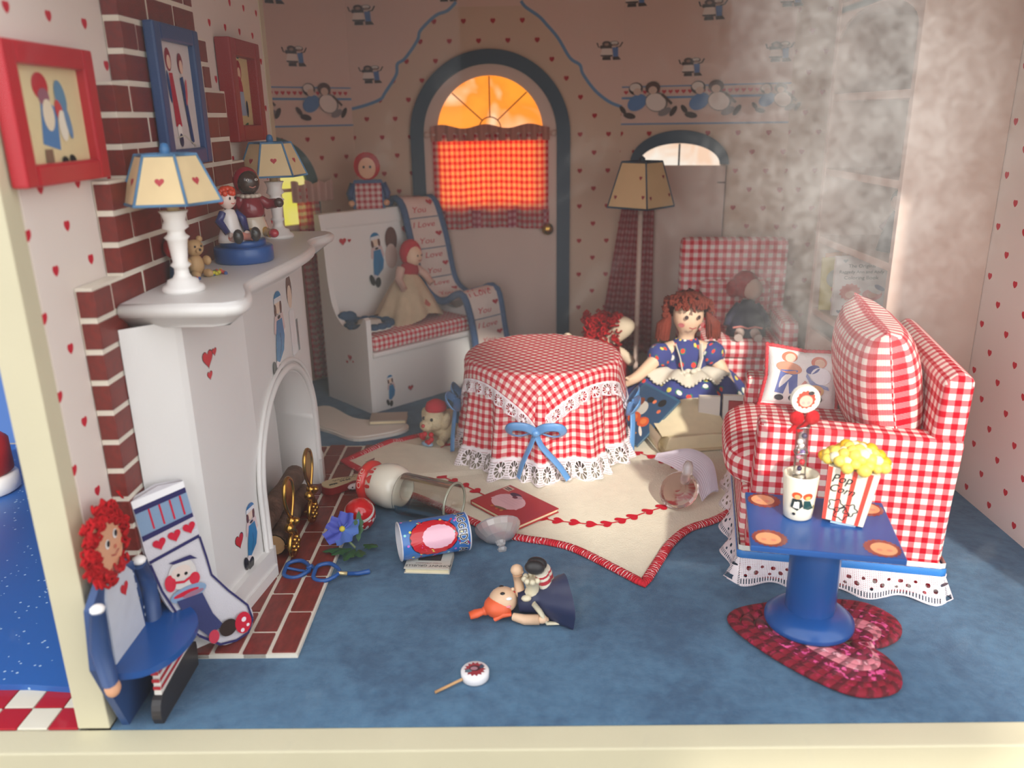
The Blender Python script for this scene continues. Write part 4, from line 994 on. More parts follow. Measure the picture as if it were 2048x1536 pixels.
# ------------------------------------------------------------------ round table: skirt cloth, square overcloth, lace and bows
tb = thing('round_table', 'small round table wholly draped in red gingham with lace hem and blue bows', 'table', (.175, 5.74, .016))
TZ, TR = .745, .525
m = MB(); m.lathe([(0, TZ-.03), (TR-.01, TZ-.03), (TR-.01, TZ-.004), (0, TZ-.004)], 40); m.lathe([(.10, .0), (.06, .05), (.05, TZ-.03)], 14); m.build('tabletop', WHITE, tb)
def skirt(t, z):
    k = (TZ-z)/TZ; a = .012+.040*k; r = TR+.012+.075*k
    return r + a*math.sin(t*11+.7*math.sin(t*3)) + .4*a*math.sin(t*23+1)
m = MB()
m.grid(lambda a, b: (skirt(a*2*PI, TZ-(TZ-.12)*b)*math.cos(a*2*PI), skirt(a*2*PI, TZ-(TZ-.12)*b)*math.sin(a*2*PI), TZ-(TZ-.12)*b), 220, 14, lambda a, b: (a*2*PI*.66, b*(TZ-.12)))
m.build('skirt_cloth', GING, tb)
m = MB()
def ruf(a, b):
    t = a*2*PI; r = skirt(t, .14)+.004+.05*b+.022*math.sin(t*37)*b
    return (r*math.cos(t), r*math.sin(t), .15-.148*b+.010*math.sin(t*18)*b)
m.grid(ruf, 420, 5, lambda a, b: (a*2*PI*.85, b)); m.build('lace_hem', LACE, tb)
D_ = .93; COR = R(-90)-R(6)           # square cloth with one corner towards the viewer
def over_len(t):
    d = t-COR; return D_/(abs(math.cos(d))+abs(math.sin(d)))
def over_pt(t, s_, lift=0):
    if s_ < TR: return Vector((s_*math.cos(t), s_*math.sin(t), TZ+.004+lift))
    e = s_-TR; rr = .05
    if e < rr*PI/2: q = e/rr; r = TR+rr*math.sin(q)+lift*math.sin(q); z = TZ+.004-rr*(1-math.cos(q))+lift*math.cos(q)
    else: f = e-rr*PI/2; r = TR+rr+f*.10+lift+.016*math.sin(t*9+1)*min(1, f*6); z = TZ+.004-rr-f*.99
    return Vector((r*math.cos(t), r*math.sin(t), z))
m = MB(); c45, s45 = math.cos(COR+PI/4), math.sin(COR+PI/4)
def ofn(a, b): return over_pt(a*2*PI, max(.0005, b*over_len(a*2*PI)))
def ouv(a, b):
    t = a*2*PI; s_ = b*over_len(t); x, y = s_*math.cos(t), s_*math.sin(t); return (x*c45+y*s45, -x*s45+y*c45)
m.grid(ofn, 192, 24, ouv); m.build('overcloth', GING, tb)
m = MB()
def lfn(a, b): t = a*2*PI; return over_pt(t, over_len(t)+.10*b-.012, .006+.012*math.sin(t*40)*b)
acc = [0]
for i in range(384): acc.append(acc[-1]+(lfn((i+1)/384, 0)-lfn(i/384, 0)).length)
m.grid(lfn, 384, 4, lambda a, b: (acc[min(384, int(a*384+.5))], b)); m.build('overcloth_lace', LACE, tb)
def bow(parent, s, loc, rot, mat=RIBBON, tails=True, name='ribbon_bow'):
    m = MB()
    for sx in (-1, 1):
        P = smooth_path([(0, -.012, 0), (sx*.035, -.03, .030), (sx*.085, -.03, .030), (sx*.095, -.012, -.004), (sx*.06, .0, -.022), (0, -.006, 0)], 5)
        m.tube([(x*s, y*s, z*s) for x, y, z in P], .016*s, 8, flat=(1.0, .18) if False else (.22, 1.0))
        if tails:
            P = smooth_path([(0, -.006, 0), (sx*.02, -.02, -.05), (sx*(.05 if sx < 0 else .08), -.03, -.12), (sx*(.065 if sx < 0 else .115), -.035, -.175)], 5)
            m.tube([(x*s, y*s, z*s) for x, y, z in P], .013*s, 8, flat=(1.0, .2))
    m.ell((0, -.018*s, 0), (.016*s, .013*s, .014*s), 10, 6); return m.build(name, mat, parent, loc, rot)
for k in range(4):
    t_ = COR+k*PI/2; p = over_pt(t_, over_len(t_)-.0, .03)
    bow(tb, 1.9, tuple(p), (R(8), 0, t_+PI/2))

# ------------------------------------------------------------------ felt rug with stitched edge and heart chain
P_ = [(-1.29, 5.48), (-.96, 5.13), (-.63, 4.86), (-.32, 4.57), (-.13, 4.40), (.02, 4.33), (.17, 4.28), (.31, 4.20), (.49, 4.01), (.655, 3.82)]
P2 = [(.655, 3.82), (.77, 4.05), (.88, 4.26), (1.02, 4.43), (1.23, 4.56), (1.45, 4.80), (1.72, 5.25), (2.0, 5.55)]
P3 = [(2.0, 5.55), (1.75, 5.95), (1.4, 6.15), (1.0, 6.35), (.6, 6.85), (.15, 7.15)]
P4 = [(.15, 7.15), (-.05, 6.8), (-.25, 6.4), (-.54, 6.12), (-.79, 6.02), (-1.0, 5.86), (-1.29, 5.48)]
rim = []
for q in (P_, P2, P3, P4): rim += smooth_path(q, 4)[:-1]
rg = thing('felt_rug', 'cream felt rug with pointed corners, red stitched edge and a chain of red hearts', 'rug', (0, 0, 0))
m = MB(); cx, cy = .3, 5.4; hh = .014
FELT = plain('cream_felt', C(236, 228, 206), .95, var=.05, vs=10, bs=110, bstr=.45, spec=.1)
n_ = len(rim)
def rz(x, y): return .032 if x < -.98 else .012   # the left tip rides up on the hearth bricks
vs = [(cx, cy, hh)] + [(x, y, rz(x, y)) for x, y in rim] + [(x, y, .0008 if x > -.98 else .02) for x, y in rim]
m.add(vs, [(0, 1+i, 1+(i+1) % n_) for i in range(n_)] + [(1+i, 1+n_+i, 1+n_+(i+1) % n_, 1+(i+1) % n_) for i in range(n_)], None, (1, 1, 1, 1), False)
m.build('felt', FELT, rg)
def stitch_mat():
    n = NB('stitch_thread'); u, v = n.uv(); f = ((u*46.0 + n.noise(30, 1)*1.6).fract()).smooth(.72, .8)*n.noise(8, 2).smooth(.42, .5)
    n.base(n.mix(f, C(206, 22, 44), C(246, 196, 196))); n.set(Roughness=.9); n.bump((u*6.2832*70).sin(), .6, .006); return n.m
m = MB(); m.tube([(x*.995+.005*cx, y*.995+.005*cy, rz(x, y)+.004) for x, y in rim], .023, 8, close=True, flat=(1.3, .75)); m.build('stitched_edge', stitch_mat(), rg)
inner = []
for q in ([(-.82, 5.52), (-.62, 5.30), (-.38, 5.08), (-.14, 4.82), (.05, 4.65), (.18, 4.57), (.33, 4.53), (.48, 4.50), (.62, 4.55), (.78, 4.65), (.93, 4.75), (1.1, 4.95), (1.25, 5.2)], [(1.25, 5.2), (1.10, 5.36), (.96, 5.54), (.82, 5.66), (.6, 6.0), (.2, 6.6), (-.1, 6.35), (-.3, 6.1), (-.54, 5.85), (-.64, 5.70), (-.82, 5.52)]):
    inner += smooth_path(q, 6)[:-1]
m = MB(); acc_ = 0; last = -1; nh = 0
for i in range(len(inner)):
    a, b = inner[i], inner[(i+1) % len(inner)]; d = math.dist(a, b); acc_ += d
    if acc_ > .095:
        acc_ = 0; an = math.atan2(b[1]-a[1], b[0]-a[0])
        m.flat([(C(200, 24, 46), heart(a[0], a[1], .046, an+PI/2))], lambda x, y, h: (x, y, .0155+h), .002)
        m.flat([(C(200, 24, 46), stroke([a, (a[0]+.10*math.cos(an), a[1]+.10*math.sin(an))], .012))], lambda x, y, h: (x, y, .0150+h), .001)
m.build('heart_chain', VCLOTH, rg)
RZ = .0175     # top of the rug

# ------------------------------------------------------------------ things strewn on the floor, left part
FL = 'floor'
def wood_chair():
    t = thing('doll_chair', 'small blue wooden chair with a doll-shaped back, red yarn hair and white apron', 'chair', (.022, -.055, 0))
    x0, x1 = -1.705, -1.675
    m = MB(); m.prism([(2.865, .0), (3.15, .0), (3.16, .30), (3.13, .62), (3.03, .70), (2.88, .70), (2.76, .62), (2.72, .38), (2.76, .27)], x0, x1, 'x'); m.build('back_board', NAVYP, t)
    m = MB(); m.prism([(2.84, .25), (3.12, .25), (3.09, .60), (3.02, .68), (2.96, .63), (2.89, .68), (2.86, .6)], x1, x1+.008, 'x'); m.build('apron', plain('apron_white', C(206, 210, 218), .5, var=.08, vs=9), t)
    m = MB(); m.prism(ov(2.965, .80, .095, .115), x0, x1+.01, 'x'); m.build('face', WOODSKIN, t)
    m = MB()
    for k in range(280):
        a = rnd.uniform(0, 2*PI); r = rnd.uniform(.0, 1)
        y = 2.935+math.cos(a)*(.09+.07*r); z_ = .815+math.sin(a)*(.095+.07*r)
        if 2.90 < y < 3.05 and z_ < .86 and z_ > .70 and r < .8: continue
        xx = x1+rnd.uniform(-.01, .028); m.tube([(xx+.009*math.cos(q+k*1.7), y+.013*math.cos(q), z_+.013*math.sin(q)) for q in (0, 1.05, 2.1, 3.15, 4.2, 5.25)], .0065, 5, close=True)
    tag(m.build('yarn_hair', YARN, t), kind='stuff')
    m = MB(); fx = lambda y, z, h: (x1+.010+h, y, z)
    m.flat([(C(240, 236, 230), ov(2.935, .81, .018, .02)), (K, ov(2.94, .81, .012, .014)), (C(240, 236, 230), ov(3.0, .825, .018, .02)), (K, ov(3.005, .825, .012, .014)), (C(206, 110, 90), ov(2.985, .775, .010, .008)), (C(180, 80, 70), stroke([(2.945, .755), (2.975, .742), (3.005, .755)], .006))], fx, .002); m.build('painted_face', VC, t)
    m = MB(); m.flat([(RED_, heart(3.0, .57, .035))], lambda y, z, h: (x1+.009+h, y, z), .002); m.build('apron_heart', VC, t)
    m = MB()
    for k in range(26): m.flat([(C(206, 216, 230), ov(rnd.choice([rnd.uniform(2.76, 2.83), rnd.uniform(3.10, 3.16)]), rnd.uniform(.3, .62), .008))], lambda y, z, h: (x1+h, y, z), .002)
    m.build('painted_dots', VC, t)
    for y0, y1, y2 in ((2.775, 2.735, 2.755), (3.145, 3.185, 3.17)):
        m = MB(); m.tube([(x1+.015, y0, .60), (x1+.02, y1, .48), (x1+.022, y2, .30)], [.035, .045, .038], 10, flat=(.8, 1)); a = m.build('arm', NAVYP, t)
        m = MB(); m.ell((x1+.024, y2+.005, .27), (.03, .035, .04), 12, 8); m.build('hand', WOODSKIN, a)
        m = MB(); m.ell((x1+.012, y0+.005, .615), (.03, .03, .02), 10, 6); m.build('cuff', WHITE, a)
    ys = 3.02; half = [(x1, 2.78), (-1.55, 2.80), (-1.47, 2.88), (-1.435, 3.0), (-1.44, 3.12), (-1.49, 3.22), (-1.57, 3.28), (x1, 3.29)]
    m = MB(); m.prism(smooth_path(half, 4), .285, .315, 'z', smooth=False); m.build('seat', BLUEP, t)
    m = MB(); m.prism([(2.90, .12), (3.22, .13), (3.24, .285), (2.92, .285)], -1.565, -1.535, 'x')
    lg = m.build('leg', plain('leg_white', C(226, 220, 212), .5), t)
    m = MB()
    for k in range(4): z_ = .145+.036*k; m.flat([(C(176, 30, 44), [(2.903, z_), (3.222, z_+.006), (3.224, z_+.023), (2.905, z_+.017)])], lambda y, z, h: (-1.535+h, y, z), .002); m.add([(-1.566, 2.8985, z_), (-1.534, 2.8985, z_), (-1.534, 2.8985, z_+.017), (-1.566, 2.8985, z_+.017)], [(0, 1, 2, 3)], None, C(176, 30, 44), False)
    m.build('painted_stripes', VC, lg)
    m = MB(); m.prism(smooth_path([(2.87, .0), (2.855, .05), (2.88, .11), (2.95, .125), (3.24, .135), (3.27, .07), (3.26, .0)], 3), -1.57, -1.53, 'x'); m.build('shoe', plain('shoe_black', C(44, 40, 42), .4), t)
wood_chair()

def xstitch_stocking():
    d = Vector((.67, .74, 0)); n = Vector((.74, -.67, 0)); lean = .16
    o = Vector((-1.608, 3.222, .036))
    t = thing('christmas_stocking', 'cross-stitched christmas stocking with hearts leaning on the left flank of the white fireplace', 'stocking', tuple(o))
    P = lambda s_, z, h: tuple(d*s_ + Vector((0, 0, 1))*z + n*(h+.034+.07*(1-z/.87)))
    out = [(-.10, .84), (.02, .87), (.135, .855), (.155, .70), (.17, .50), (.19, .36), (.25, .26), (.335, .15), (.345, .07), (.31, .012), (.24, .0), (.16, .02), (.06, .12), (-.01, .25), (-.06, .40), (-.085, .60)]
    out = out[:3] + smooth_path(out[2:] , 3)[1:]
    m = MB(); k = len(out)
    m.add([P(a, b, .0) for a, b in out], [tuple(range(k))], None, (1, 1, 1, 1), False); m.add([P(a, b, -.028) for a, b in out], [tuple(range(k))[::-1]], None, (1, 1, 1, 1), False)
    m.add([P(a, b, .0) for a, b in out] + [P(a, b, -.028) for a, b in out], [(i, (i+1) % k, k+(i+1) % k, k+i) for i in range(k)])
    m.build('stocking_cloth', VCLOTH if False else plain('stitch_cloth', C(214, 210, 216), .95, bs=240, bstr=.6, spec=.1), t)
    NV, LB, RD = C(46, 44, 92), C(128, 152, 180), C(192, 30, 56)
    sh = [(C(240, 238, 240), [(-.10, .84), (.135, .855), (.137, .825), (-.096, .805)]), (NV, [(-.096, .805), (.137, .825), (.139, .80), (-.094, .78)]), (LB, [(-.094, .78), (.139, .80), (.148, .70), (-.087, .675)]), (NV, [(-.087, .675), (.148, .70), (.15, .68), (-.085, .65)]), (NV, [(-.078, .555), (.158, .59), (.16, .575), (-.076, .54)])]
    for k in range(4): a = -.04+.047*k; sh.append((RD, [(a, .785+k*.004), (a+.008, .786+k*.004), (a+.016, .69+k*.005), (a+.008, .69+k*.005)]))
    for k in range(3): sh.append((RD, heart(-.02+.07*k, .617+.011*k, .032, .1)))
    sh += [(NV, stroke([(.158, .58), (.172, .47), (.18, .38), (.245, .27), (.325, .155), (.338, .075)], .010)), (NV, stroke([(-.076, .54), (-.05, .40), (0, .25), (.07, .12)], .010)), (NV, stroke([(.338, .075), (.305, .018), (.24, .008), (.16, .028), (.07, .12)], .012)),
           (C(206, 200, 196), ov(.05, .44, .065, .07)), (NV, [(-.0, .515), (.10, .515), (.13, .485), (.10, .495), (.02, .50)]), (C(200, 44, 66), ov(-.01, .42, .025, .04)), (C(200, 44, 66), ov(.10, .40, .025, .03)), (C(214, 196, 186), ov(.045, .455, .045, .03)), (K, ov(.03, .445, .008)), (K, ov(.065, .44, .008)), (C(198, 40, 60), stroke([(.0, .42), (.05, .405), (.10, .42)], .012)),
           (LB, ov(.06, .345, .085, .035)), (RD, ov(.05, .35, .06, .012)), (C(150, 110, 130), ov(.08, .335, .05, .012)), (C(56, 62, 106), [(.0, .33), (.12, .32), (.15, .20), (.19, .12), (.11, .10), (.03, .22)]), (C(52, 38, 36), ov(.21, .095, .045, .042)), (C(196, 60, 80), ov(.135, .085, .026, .034)), (RD, ov(.285, .085, .042, .055)), (C(230, 220, 226), ov(.29, .10, .012)), (C(230, 220, 226), ov(.275, .05, .010)), (C(230, 220, 226), ov(.305, .065, .008))]
    m = MB(); m.flat(sh, P, .0015); m.build('stitched_design', VCLOTH, t)
    m = MB(); m.tube([P(-.095, .84, -.014), P(-.125, .87, -.014), P(-.14, .90, -.014), P(-.115, .89, -.014), P(-.10, .85, -.014)], .007, 6); m.build('hanging_loop', YARN, t)
xstitch_stocking()

def spectacles():
    t = thing('toy_spectacles', 'tiny blue spectacles lying folded open across the brick hearth edge', 'spectacles', (0, 0, .036))
    M_ = plain('blue_plastic', C(34, 84, 152), .3)
    for cx_, cy_ in ((-1.245, 3.97), (-1.075, 3.935)):
        m = MB(); P = [(cx_+.068*math.cos(q)*(1+.12*math.cos(3*q)), cy_+.070*math.sin(q), .008+.012*math.sin(q)) for q in [2*PI*i/22 for i in range(22)]]
        m.tube(P, .012, 7, close=True); m.build('lens_rim', M_, t)
    m = MB(); m.tube([(-1.185, 3.965, .012), (-1.16, 3.985, .02), (-1.135, 3.955, .012)], .011, 7); m.build('bridge', M_, t)
    m = MB(); m.tube([(-1.005, 3.925, .008), (-.985, 3.925, .006), (-.955, 3.93, .0)], .011, 6); m.build('hinge', plain('hinge_gold', C(220, 200, 150), .3, metal=.6), t)
    m = MB(); m.tube([(-.955, 3.93, .0), (-.90, 3.95, -.012), (-.845, 3.985, -.02)], [.012, .012, .015], 7); m.build('temple', M_, t)
    m = MB(); m.tube([(-1.305, 3.985, .008), (-1.22, 3.96, .004), (-1.16, 3.955, -.001)], .008, 6); m.build('temple', M_, t)
spectacles()

def pansy():
    t = thing('pansy_flower', 'blue artificial pansy with yellow centre and cut green leaves lying beside the hearth', 'flower', (-.985, 4.17, .002))
    PET = vcol('petal', .55, bs=60, bstr=.2); LEAF = plain('leaf_green', C(44, 92, 52), .5, var=.25, vs=14, bs=40)
    ctr = Vector((-.065, .14, .10))
    nrm = Vector((-.15, -.62, .75)).normalized(); e1 = Vector((1, 0, .05)); e1 = (e1-nrm*e1.dot(nrm)).normalized(); e2 = nrm.cross(e1)
    for k, (a, L, W, c) in enumerate(((75, .10, .065, C(70, 84, 180)), (150, .095, .06, C(74, 84, 178)), (215, .11, .06, C(66, 78, 176)), (285, .10, .07, C(84, 118, 196)), (0, .105, .065, C(92, 128, 204)))):
        a = R(a)
        def f(u, v, a=a, L=L, W=W):
            r = L*u; w = W*.78*math.sin(min(1, u*1.1+.1)*PI*.66)*(v-.5)*2*(1-.25*max(0, u-.8)*5*(1-abs(v-.5)*2)); q = a
            x = r*math.cos(q)-w*math.sin(q); y = r*math.sin(q)+w*math.cos(q)
            return ctr+e1*x+e2*y+nrm*(.022*u*u+.008*math.sin(v*9+k)+.012*(v-.5)**2)
        m = MB(); m.grid(f, 8, 8, None, c); m.build('petal', PET, t)
    m = MB(); m.ell(tuple(ctr+nrm*.012), .018, 10, 7); m.build('flower_eye', plain('pansy_yellow', C(226, 206, 70), .5), t)
    lf = [((.02, .04), -100, .17), ((.0, .05), -130, .15), ((.045, .03), -75, .13), ((.06, .09), -35, .12), ((.03, .10), 60, .22), ((-.02, .04), -155, .15)]
    for k, ((x, y), a, L) in enumerate(lf):
        a = R(a); out = []
        for i in range(9):
            u = i/8; w = .042*math.sin(u*PI)*(1.0 if i % 2 else .62); out.append((u*L, w))
        up = 1 if k == 4 else 0
        poly = out + [(p, -q) for p, q in out[::-1]]
        def pt(p, q, z, a=a, x=x, y=y, up=up):
            if up: return (x+q*.8, y+p*.35, .04+p*.75)
            return (x+p*math.cos(a)-q*math.sin(a), y+p*math.sin(a)+q*math.cos(a), .03+.02*math.sin(p*14)-abs(q)*.3+z)
        m = MB(); vs = [pt(p, 0, .0) for p, _ in out] + [pt(p, q, 0) for p, q in out] + [pt(p, -q, 0) for p, q in out]
        n9 = 9; m.add(vs, [(i, i+1, n9+i+1, n9+i) for i in range(8)] + [(i+1, i, 2*n9+i, 2*n9+i+1) for i in range(8)], None, (1, 1, 1, 1), False); m.build('leaf', LEAF, t)
    m = MB(); m.tube([(.02, .05, .03), (-.03, .09, .06), (-.065, .14, .09)], .007, 6); m.build('stem', plain('stem_pale', C(150, 170, 130), .5), t)
pansy()

t = thing('painted_egg', 'glossy red egg with white dots and a white band lying behind the blue pansy', 'egg', (-.985, 4.50, .102), (R(25), R(20), R(-25)))
m = MB(); DOTS = [(Vector((math.cos(a)*math.cos(b), math.sin(a)*math.cos(b), math.sin(b)))) for a, b in [(rnd.uniform(0, 6.28), rnd.uniform(-1.3, .35)) for _ in range(44)]]
def eggcol(a, b):
    p = Vector((math.cos(2*PI*a)*math.cos(PI*(b-.5)), math.sin(2*PI*a)*math.cos(PI*(b-.5)), math.sin(PI*(b-.5))))
    if .40 < p.z < .52: return C(240, 232, 226)
    if p.z < .34 and any((p-d).length < .13 for d in DOTS): return C(244, 238, 232)
    return C(204, 22, 30)
m.grid(lambda a, b: (.098*math.cos(2*PI*a)*math.cos(PI*(b-.5)), .098*math.sin(2*PI*a)*math.cos(PI*(b-.5)), .118*math.sin(PI*(b-.5))), 96, 56, None, eggcol); m.build('egg_shell', vcol('egg_gloss', .12, coat=.5), t)

ax = Vector((.90, -.43, 0)).normalized()
jr = thing('gumball_jar', 'toppled white ceramic jar with a red lettered rim lying on the rug edge', 'jar', (-.83, 4.80, .150), (0, R(90), math.atan2(ax.y, ax.x)))
m = MB(); m.lathe([(0, -.165), (.09, -.165), (.105, -.15), (.115, -.12), (.138, -.07), (.146, 0), (.138, .05), (.115, .095), (.085, .115), (.07, .112), (.07, .08), (0, .07)], 32); m.build('jar_body', GL('jar_white', C(238, 230, 212)), jr)
m = MB(); m.lathe([(.10, -.185), (.135, -.185), (.142, -.17), (.14, -.145), (.116, -.13), (.10, -.13)], 32, cap=False); m.lathe([(0, -.184), (.134, -.184)], 32, cap=False); rr_ = m.build('red_rim', GL('rim_red', C(214, 44, 40)), jr)
m = MB()
def jarp(r, a, z, h): return ((r+h)*math.cos(a), (r+h)*math.sin(a), z)
add_text(m, text_shapes('ONG', .058, C(246, 190, 176), 0, 0, 0), lambda x, y, h: jarp(.141, PI*1.32-x*7.0, -.158+y*.7, h), .003)
m.build('rim_letters', VG, rr_)
m = MB(); m.flat([(C(190, 40, 44), heart(0, 0, .03)), (C(190, 40, 44), ov(-.05, -.005, .012, .022)), (C(190, 40, 44), ov(.05, -.005, .012, .024)), (C(190, 40, 44), ov(.075, .015, .008, .016))], lambda x, y, h: jarp(.124+.3*(.0), PI*1.30-x*7.5, -.095+y, h+.006), .002); m.build('jar_emblem', VG, jr)
m = MB(); m.ell((.10, -.05, -.12), (.045, .04, .03), 12, 8); m.build('red_knob', GL('knob_red', C(214, 50, 46)), jr)
dm = thing('glass_dome', 'clear glass tumbler dome lying on its side against the white jar', 'dome', (-.60, 4.64, .142), (0, R(90), math.atan2(ax.y, ax.x)))
m = MB(); m.lathe([(.124, -.15), (.126, -.16), (.132, -.16), (.134, -.15), (.131, .20), (.138, .205), (.138, .218), (.130, .222), (.122, .215), (.124, .20)], 40, cap=False); m.lathe([(.124, .20), (.124, -.15)], 40, cap=False); m.build('glass_wall', CLEAR, dm)
m = MB(); m.tube([(.131*math.cos(a), .131*math.sin(a), .212) for a in [2*PI*i/36 for i in range(36)]], .0075, 8, close=True); m.build('glass_rim', plain('rim_tint', C(190, 190, 170), .15), dm)

wf = thing('wooden_cutout', 'flat wooden doll cut-out lying face down with red edge and signed bare back', 'ornament', (-1.19, 5.03, .034), (0, 0, R(30)))
m = MB(); oc = smooth_path([(-.14, -.045), (-.10, -.07), (.0, -.05), (.06, -.03), (.11, -.045), (.16, .0), (.12, .05), (.05, .04), (-.04, .065), (-.13, .05), (-.155, .0)], 4, True)
m.prism(oc, 0, .05, 'z'); m.build('painted_edge', plain('edge_red', C(146, 26, 30), .35), wf)
m = MB(); m.prism([(x*.97, y*.97) for x, y in oc], .05, .056, 'z'); m.build('bare_wood_back', plain('bare_wood', C(206, 186, 146), .7, var=.08, vs=12), wf)
m = MB()
for y, x0, x1 in ((.022, -.07, .09), (-.006, -.03, .05), (-.028, -.11, -.05)):
    pts = [(x0+(x1-x0)*i/22, y+.009*math.sin(i*2.3)*(1+.5*math.sin(i*1.1))) for i in range(23)]
    m.flat([(C(40, 36, 30), stroke(pts, .006))], lambda x, y, h: (x, y, .0565+h), .001)
m.build('signature', VC, wf)
m = MB(); m.ell((.055, -.055, .02), (.05, .03, .02), 12, 8, C(236, 226, 226))
for k in range(8): m.ell((.055+.035*math.cos(k), -.055-.02-.004*math.sin(k*2), .02+.012*math.sin(k*1.7)), .006, 6, 4, K)
m.build('spotted_sleeve', VC, wf)

# little book and the printed can resting on it
def book(name, label, loc, rot, w, h, th, cover, pages=PAGES, art=None, group=None, artmat=None, cov=.006):
    """closed book lying flat: x is width (spine at x=0), y height, z thickness"""
    t = thing(name, label, 'book', loc, rot, group)
    m = MB(); m.box((0, 0, 0), (w, h, cov), bev=.002); m.box((0, 0, th-cov), (w, h, th), bev=.002); m.box((0, 0, 0), (cov, h, th), bev=.002); m.build('cover', cover, t)
    m = MB(); m.box((cov*.8, cov, cov*.9), (w-cov*1.5, h-cov, th-cov*.9)); m.build('pages', pages, t)
    if art:
        m = MB(); art(m, th); m.build('cover_print', artmat or VC, t)
    return t
def art1(m, th):
    f = lambda x, y, h: (x, y, th+h)
    add_text(m, text_shapes('JOHNNY GRUELLE', .031, K, .125, .155, 0, 0, 1.0), f, .001)
    add_text(m, text_shapes('Creator of RAGGEDY', .016, C(120, 50, 50), .125, .128), f, .001)
    m.flat([(C(60, 56, 56), [(.06, .02), (.19, .02), (.19, .10), (.06, .10)])], f, .001)
book('small_book', 'tiny grey book with black title lettering under the confetti-printed can', (-.385, 4.15, .001), (0, 0, R(176)), .255, .185, .034, plain('grey_cover', C(206, 200, 184), .5), art=art1)
axc = Vector((.40, .13, 0)).normalized()
cn = thing('printed_can', 'toppled paper can printed with confetti and a red ring around a pink disc', 'can', (-.50, 4.155, .137), (0, R(90), math.atan2(axc.y, axc.x)))
CR, CH2 = .108, .195
def cancol(a, b):
    return C(60, 116, 186)
m = MB(); m.lathe([(CR, -CH2), (CR, CH2)], 48, cap=False, col=C(60, 116, 186)); m.build('can_label', VG, cn)
m = MB(); m.lathe([(CR-.003, -CH2-.001), (CR-.004, CH2)], 40, cap=False); m.lathe([(0, CH2-.02), (CR-.004, CH2-.02)], 40, cap=False); m.build('white_lining', plain('can_inside', C(232, 230, 236), .5), cn)
m = MB()
for z_ in (-CH2, CH2): m.tube([(CR*math.cos(a), CR*math.sin(a), z_) for a in [2*PI*i/36 for i in range(36)]], .004, 6, close=True)
m.build('can_rim', plain('can_rim', C(226, 224, 228), .3), cn)
A0 = PI*1.36     # direction of the label centre round the can (towards the viewer)
cf = lambda x, y, h: ((CR+h)*math.cos(A0+x/CR), (CR+h)*math.sin(A0+x/CR), y)
m = MB(); sh = []
for k in range(90):
    x, y = rnd.uniform(-.30, .30), rnd.uniform(-.18, .18); c = rnd.choice([C(236, 226, 110), C(176, 24, 60), C(206, 120, 206), C(150, 226, 220), C(226, 60, 80)])
    if k % 3 == 0: sh.append((c, stroke([(x-.008, y-.008), (x, y+.004), (x+.01, y+.0), (x+.012, y+.012)], .006)))
    else: sh.append((c, ov(x, y, .0075, .0075, 0, 10)))
m.flat(sh, cf, .0001)
def fine_disc(c, cx_, cy_, rx, ry, h, jag=0):
    nu, nr = 40, 6
    def f(u, v):
        r = v*(1+(jag*math.sin(u*2*PI*17) if v == 1 else 0)); return cf(cx_+rx*r*math.cos(2*PI*u), cy_+ry*r*math.sin(2*PI*u), h)
    m.grid(f, nu, nr, None, c, False)
fine_disc(C(40, 30, 60), 0, -.015, .112, .138, .0012); fine_disc(C(204, 30, 44), 0, -.015, .107, .132, .0022, .04); fine_disc(C(244, 190, 206), 0, .012, .068, .092, .0032, .03)
add_text(m, text_shapes('RAGGEDY ANN', .066, C(246, 244, 240), .02, .150, 0, 0, .78, .05), cf, .0035); add_text(m, text_shapes('RAGGEDY ANN', .066, C(26, 24, 28), .02, .150, 0, 0, .78, .0), cf, .0045)
m.build('label_print', VG, cn)

cl = thing('crystal_compote', 'upturned cut-crystal lid with faceted knob lying at the stitched rug edge', 'lid', (-.14, 4.335, .036), (R(128), 0, R(14)))
def facet(prof, n=16): 
    m = MB(); m.lathe(prof, n, smooth=False, cap=False); return m
m = facet([(.17, .0), (.172, .012), (.155, .05), (.11, .10), (.05, .125), (.04, .13), (.035, .12), (.045, .115), (.10, .09), (.145, .045), (.16, .012), (.17, .0)], 20); m.build('lid_bowl', CRYSTAL, cl)
m = facet([(.0, .118), (.04, .122), (.034, .15), (.020, .165), (.036, .185), (.030, .205), (0, .215)], 10); m.build('knob', CRYSTAL, cl)
cl.location.z = .105; cl.scale = (.80, .80, .80)

def art2(m, th):
    f = lambda x, y, h: (x, y, th+h)
    m.flat([(C(222, 176, 180), ov(.185, .165, .125, .10)), (C(222, 176, 180), [(.07, .18), (.30, .18), (.31, .12), (.06, .12)]), (C(74, 40, 66), ov(.15, .26, .05, .025)), (C(190, 150, 160), ov(.19, .25, .03, .02)), (C(110, 30, 50), ov(.17, .235, .02, .016)), (C(216, 180, 160), [(.012, .26), (.075, .26), (.075, .315), (.012, .315)]),
            (C(60, 50, 50), stroke([(.02, .295), (.068, .295)], .014)), (C(60, 50, 50), stroke([(.02, .277), (.068, .277)], .010)), (C(120, 96, 70), ov(.22, .07, .05, .012, .2)), (C(196, 110, 60), ov(.16, .05, .012)), (C(196, 110, 60), ov(.21, .045, .010)), (C(200, 130, 70), ov(.25, .05, .012))] +
           [(C(206, 166, 172), stroke([(.10, .14+.025*k), (.27, .14+.025*k)], .003)) for k in range(4)], f, .0008)
book('red_book', 'thin red book with pink oval on its cover lying on the cream rug', (-.325, 4.79, RZ+.002), (0, 0, R(-49)), .47, .34, .03, plain('red_cover', C(176, 40, 44), .3), art=lambda m, th: art2(m, th))

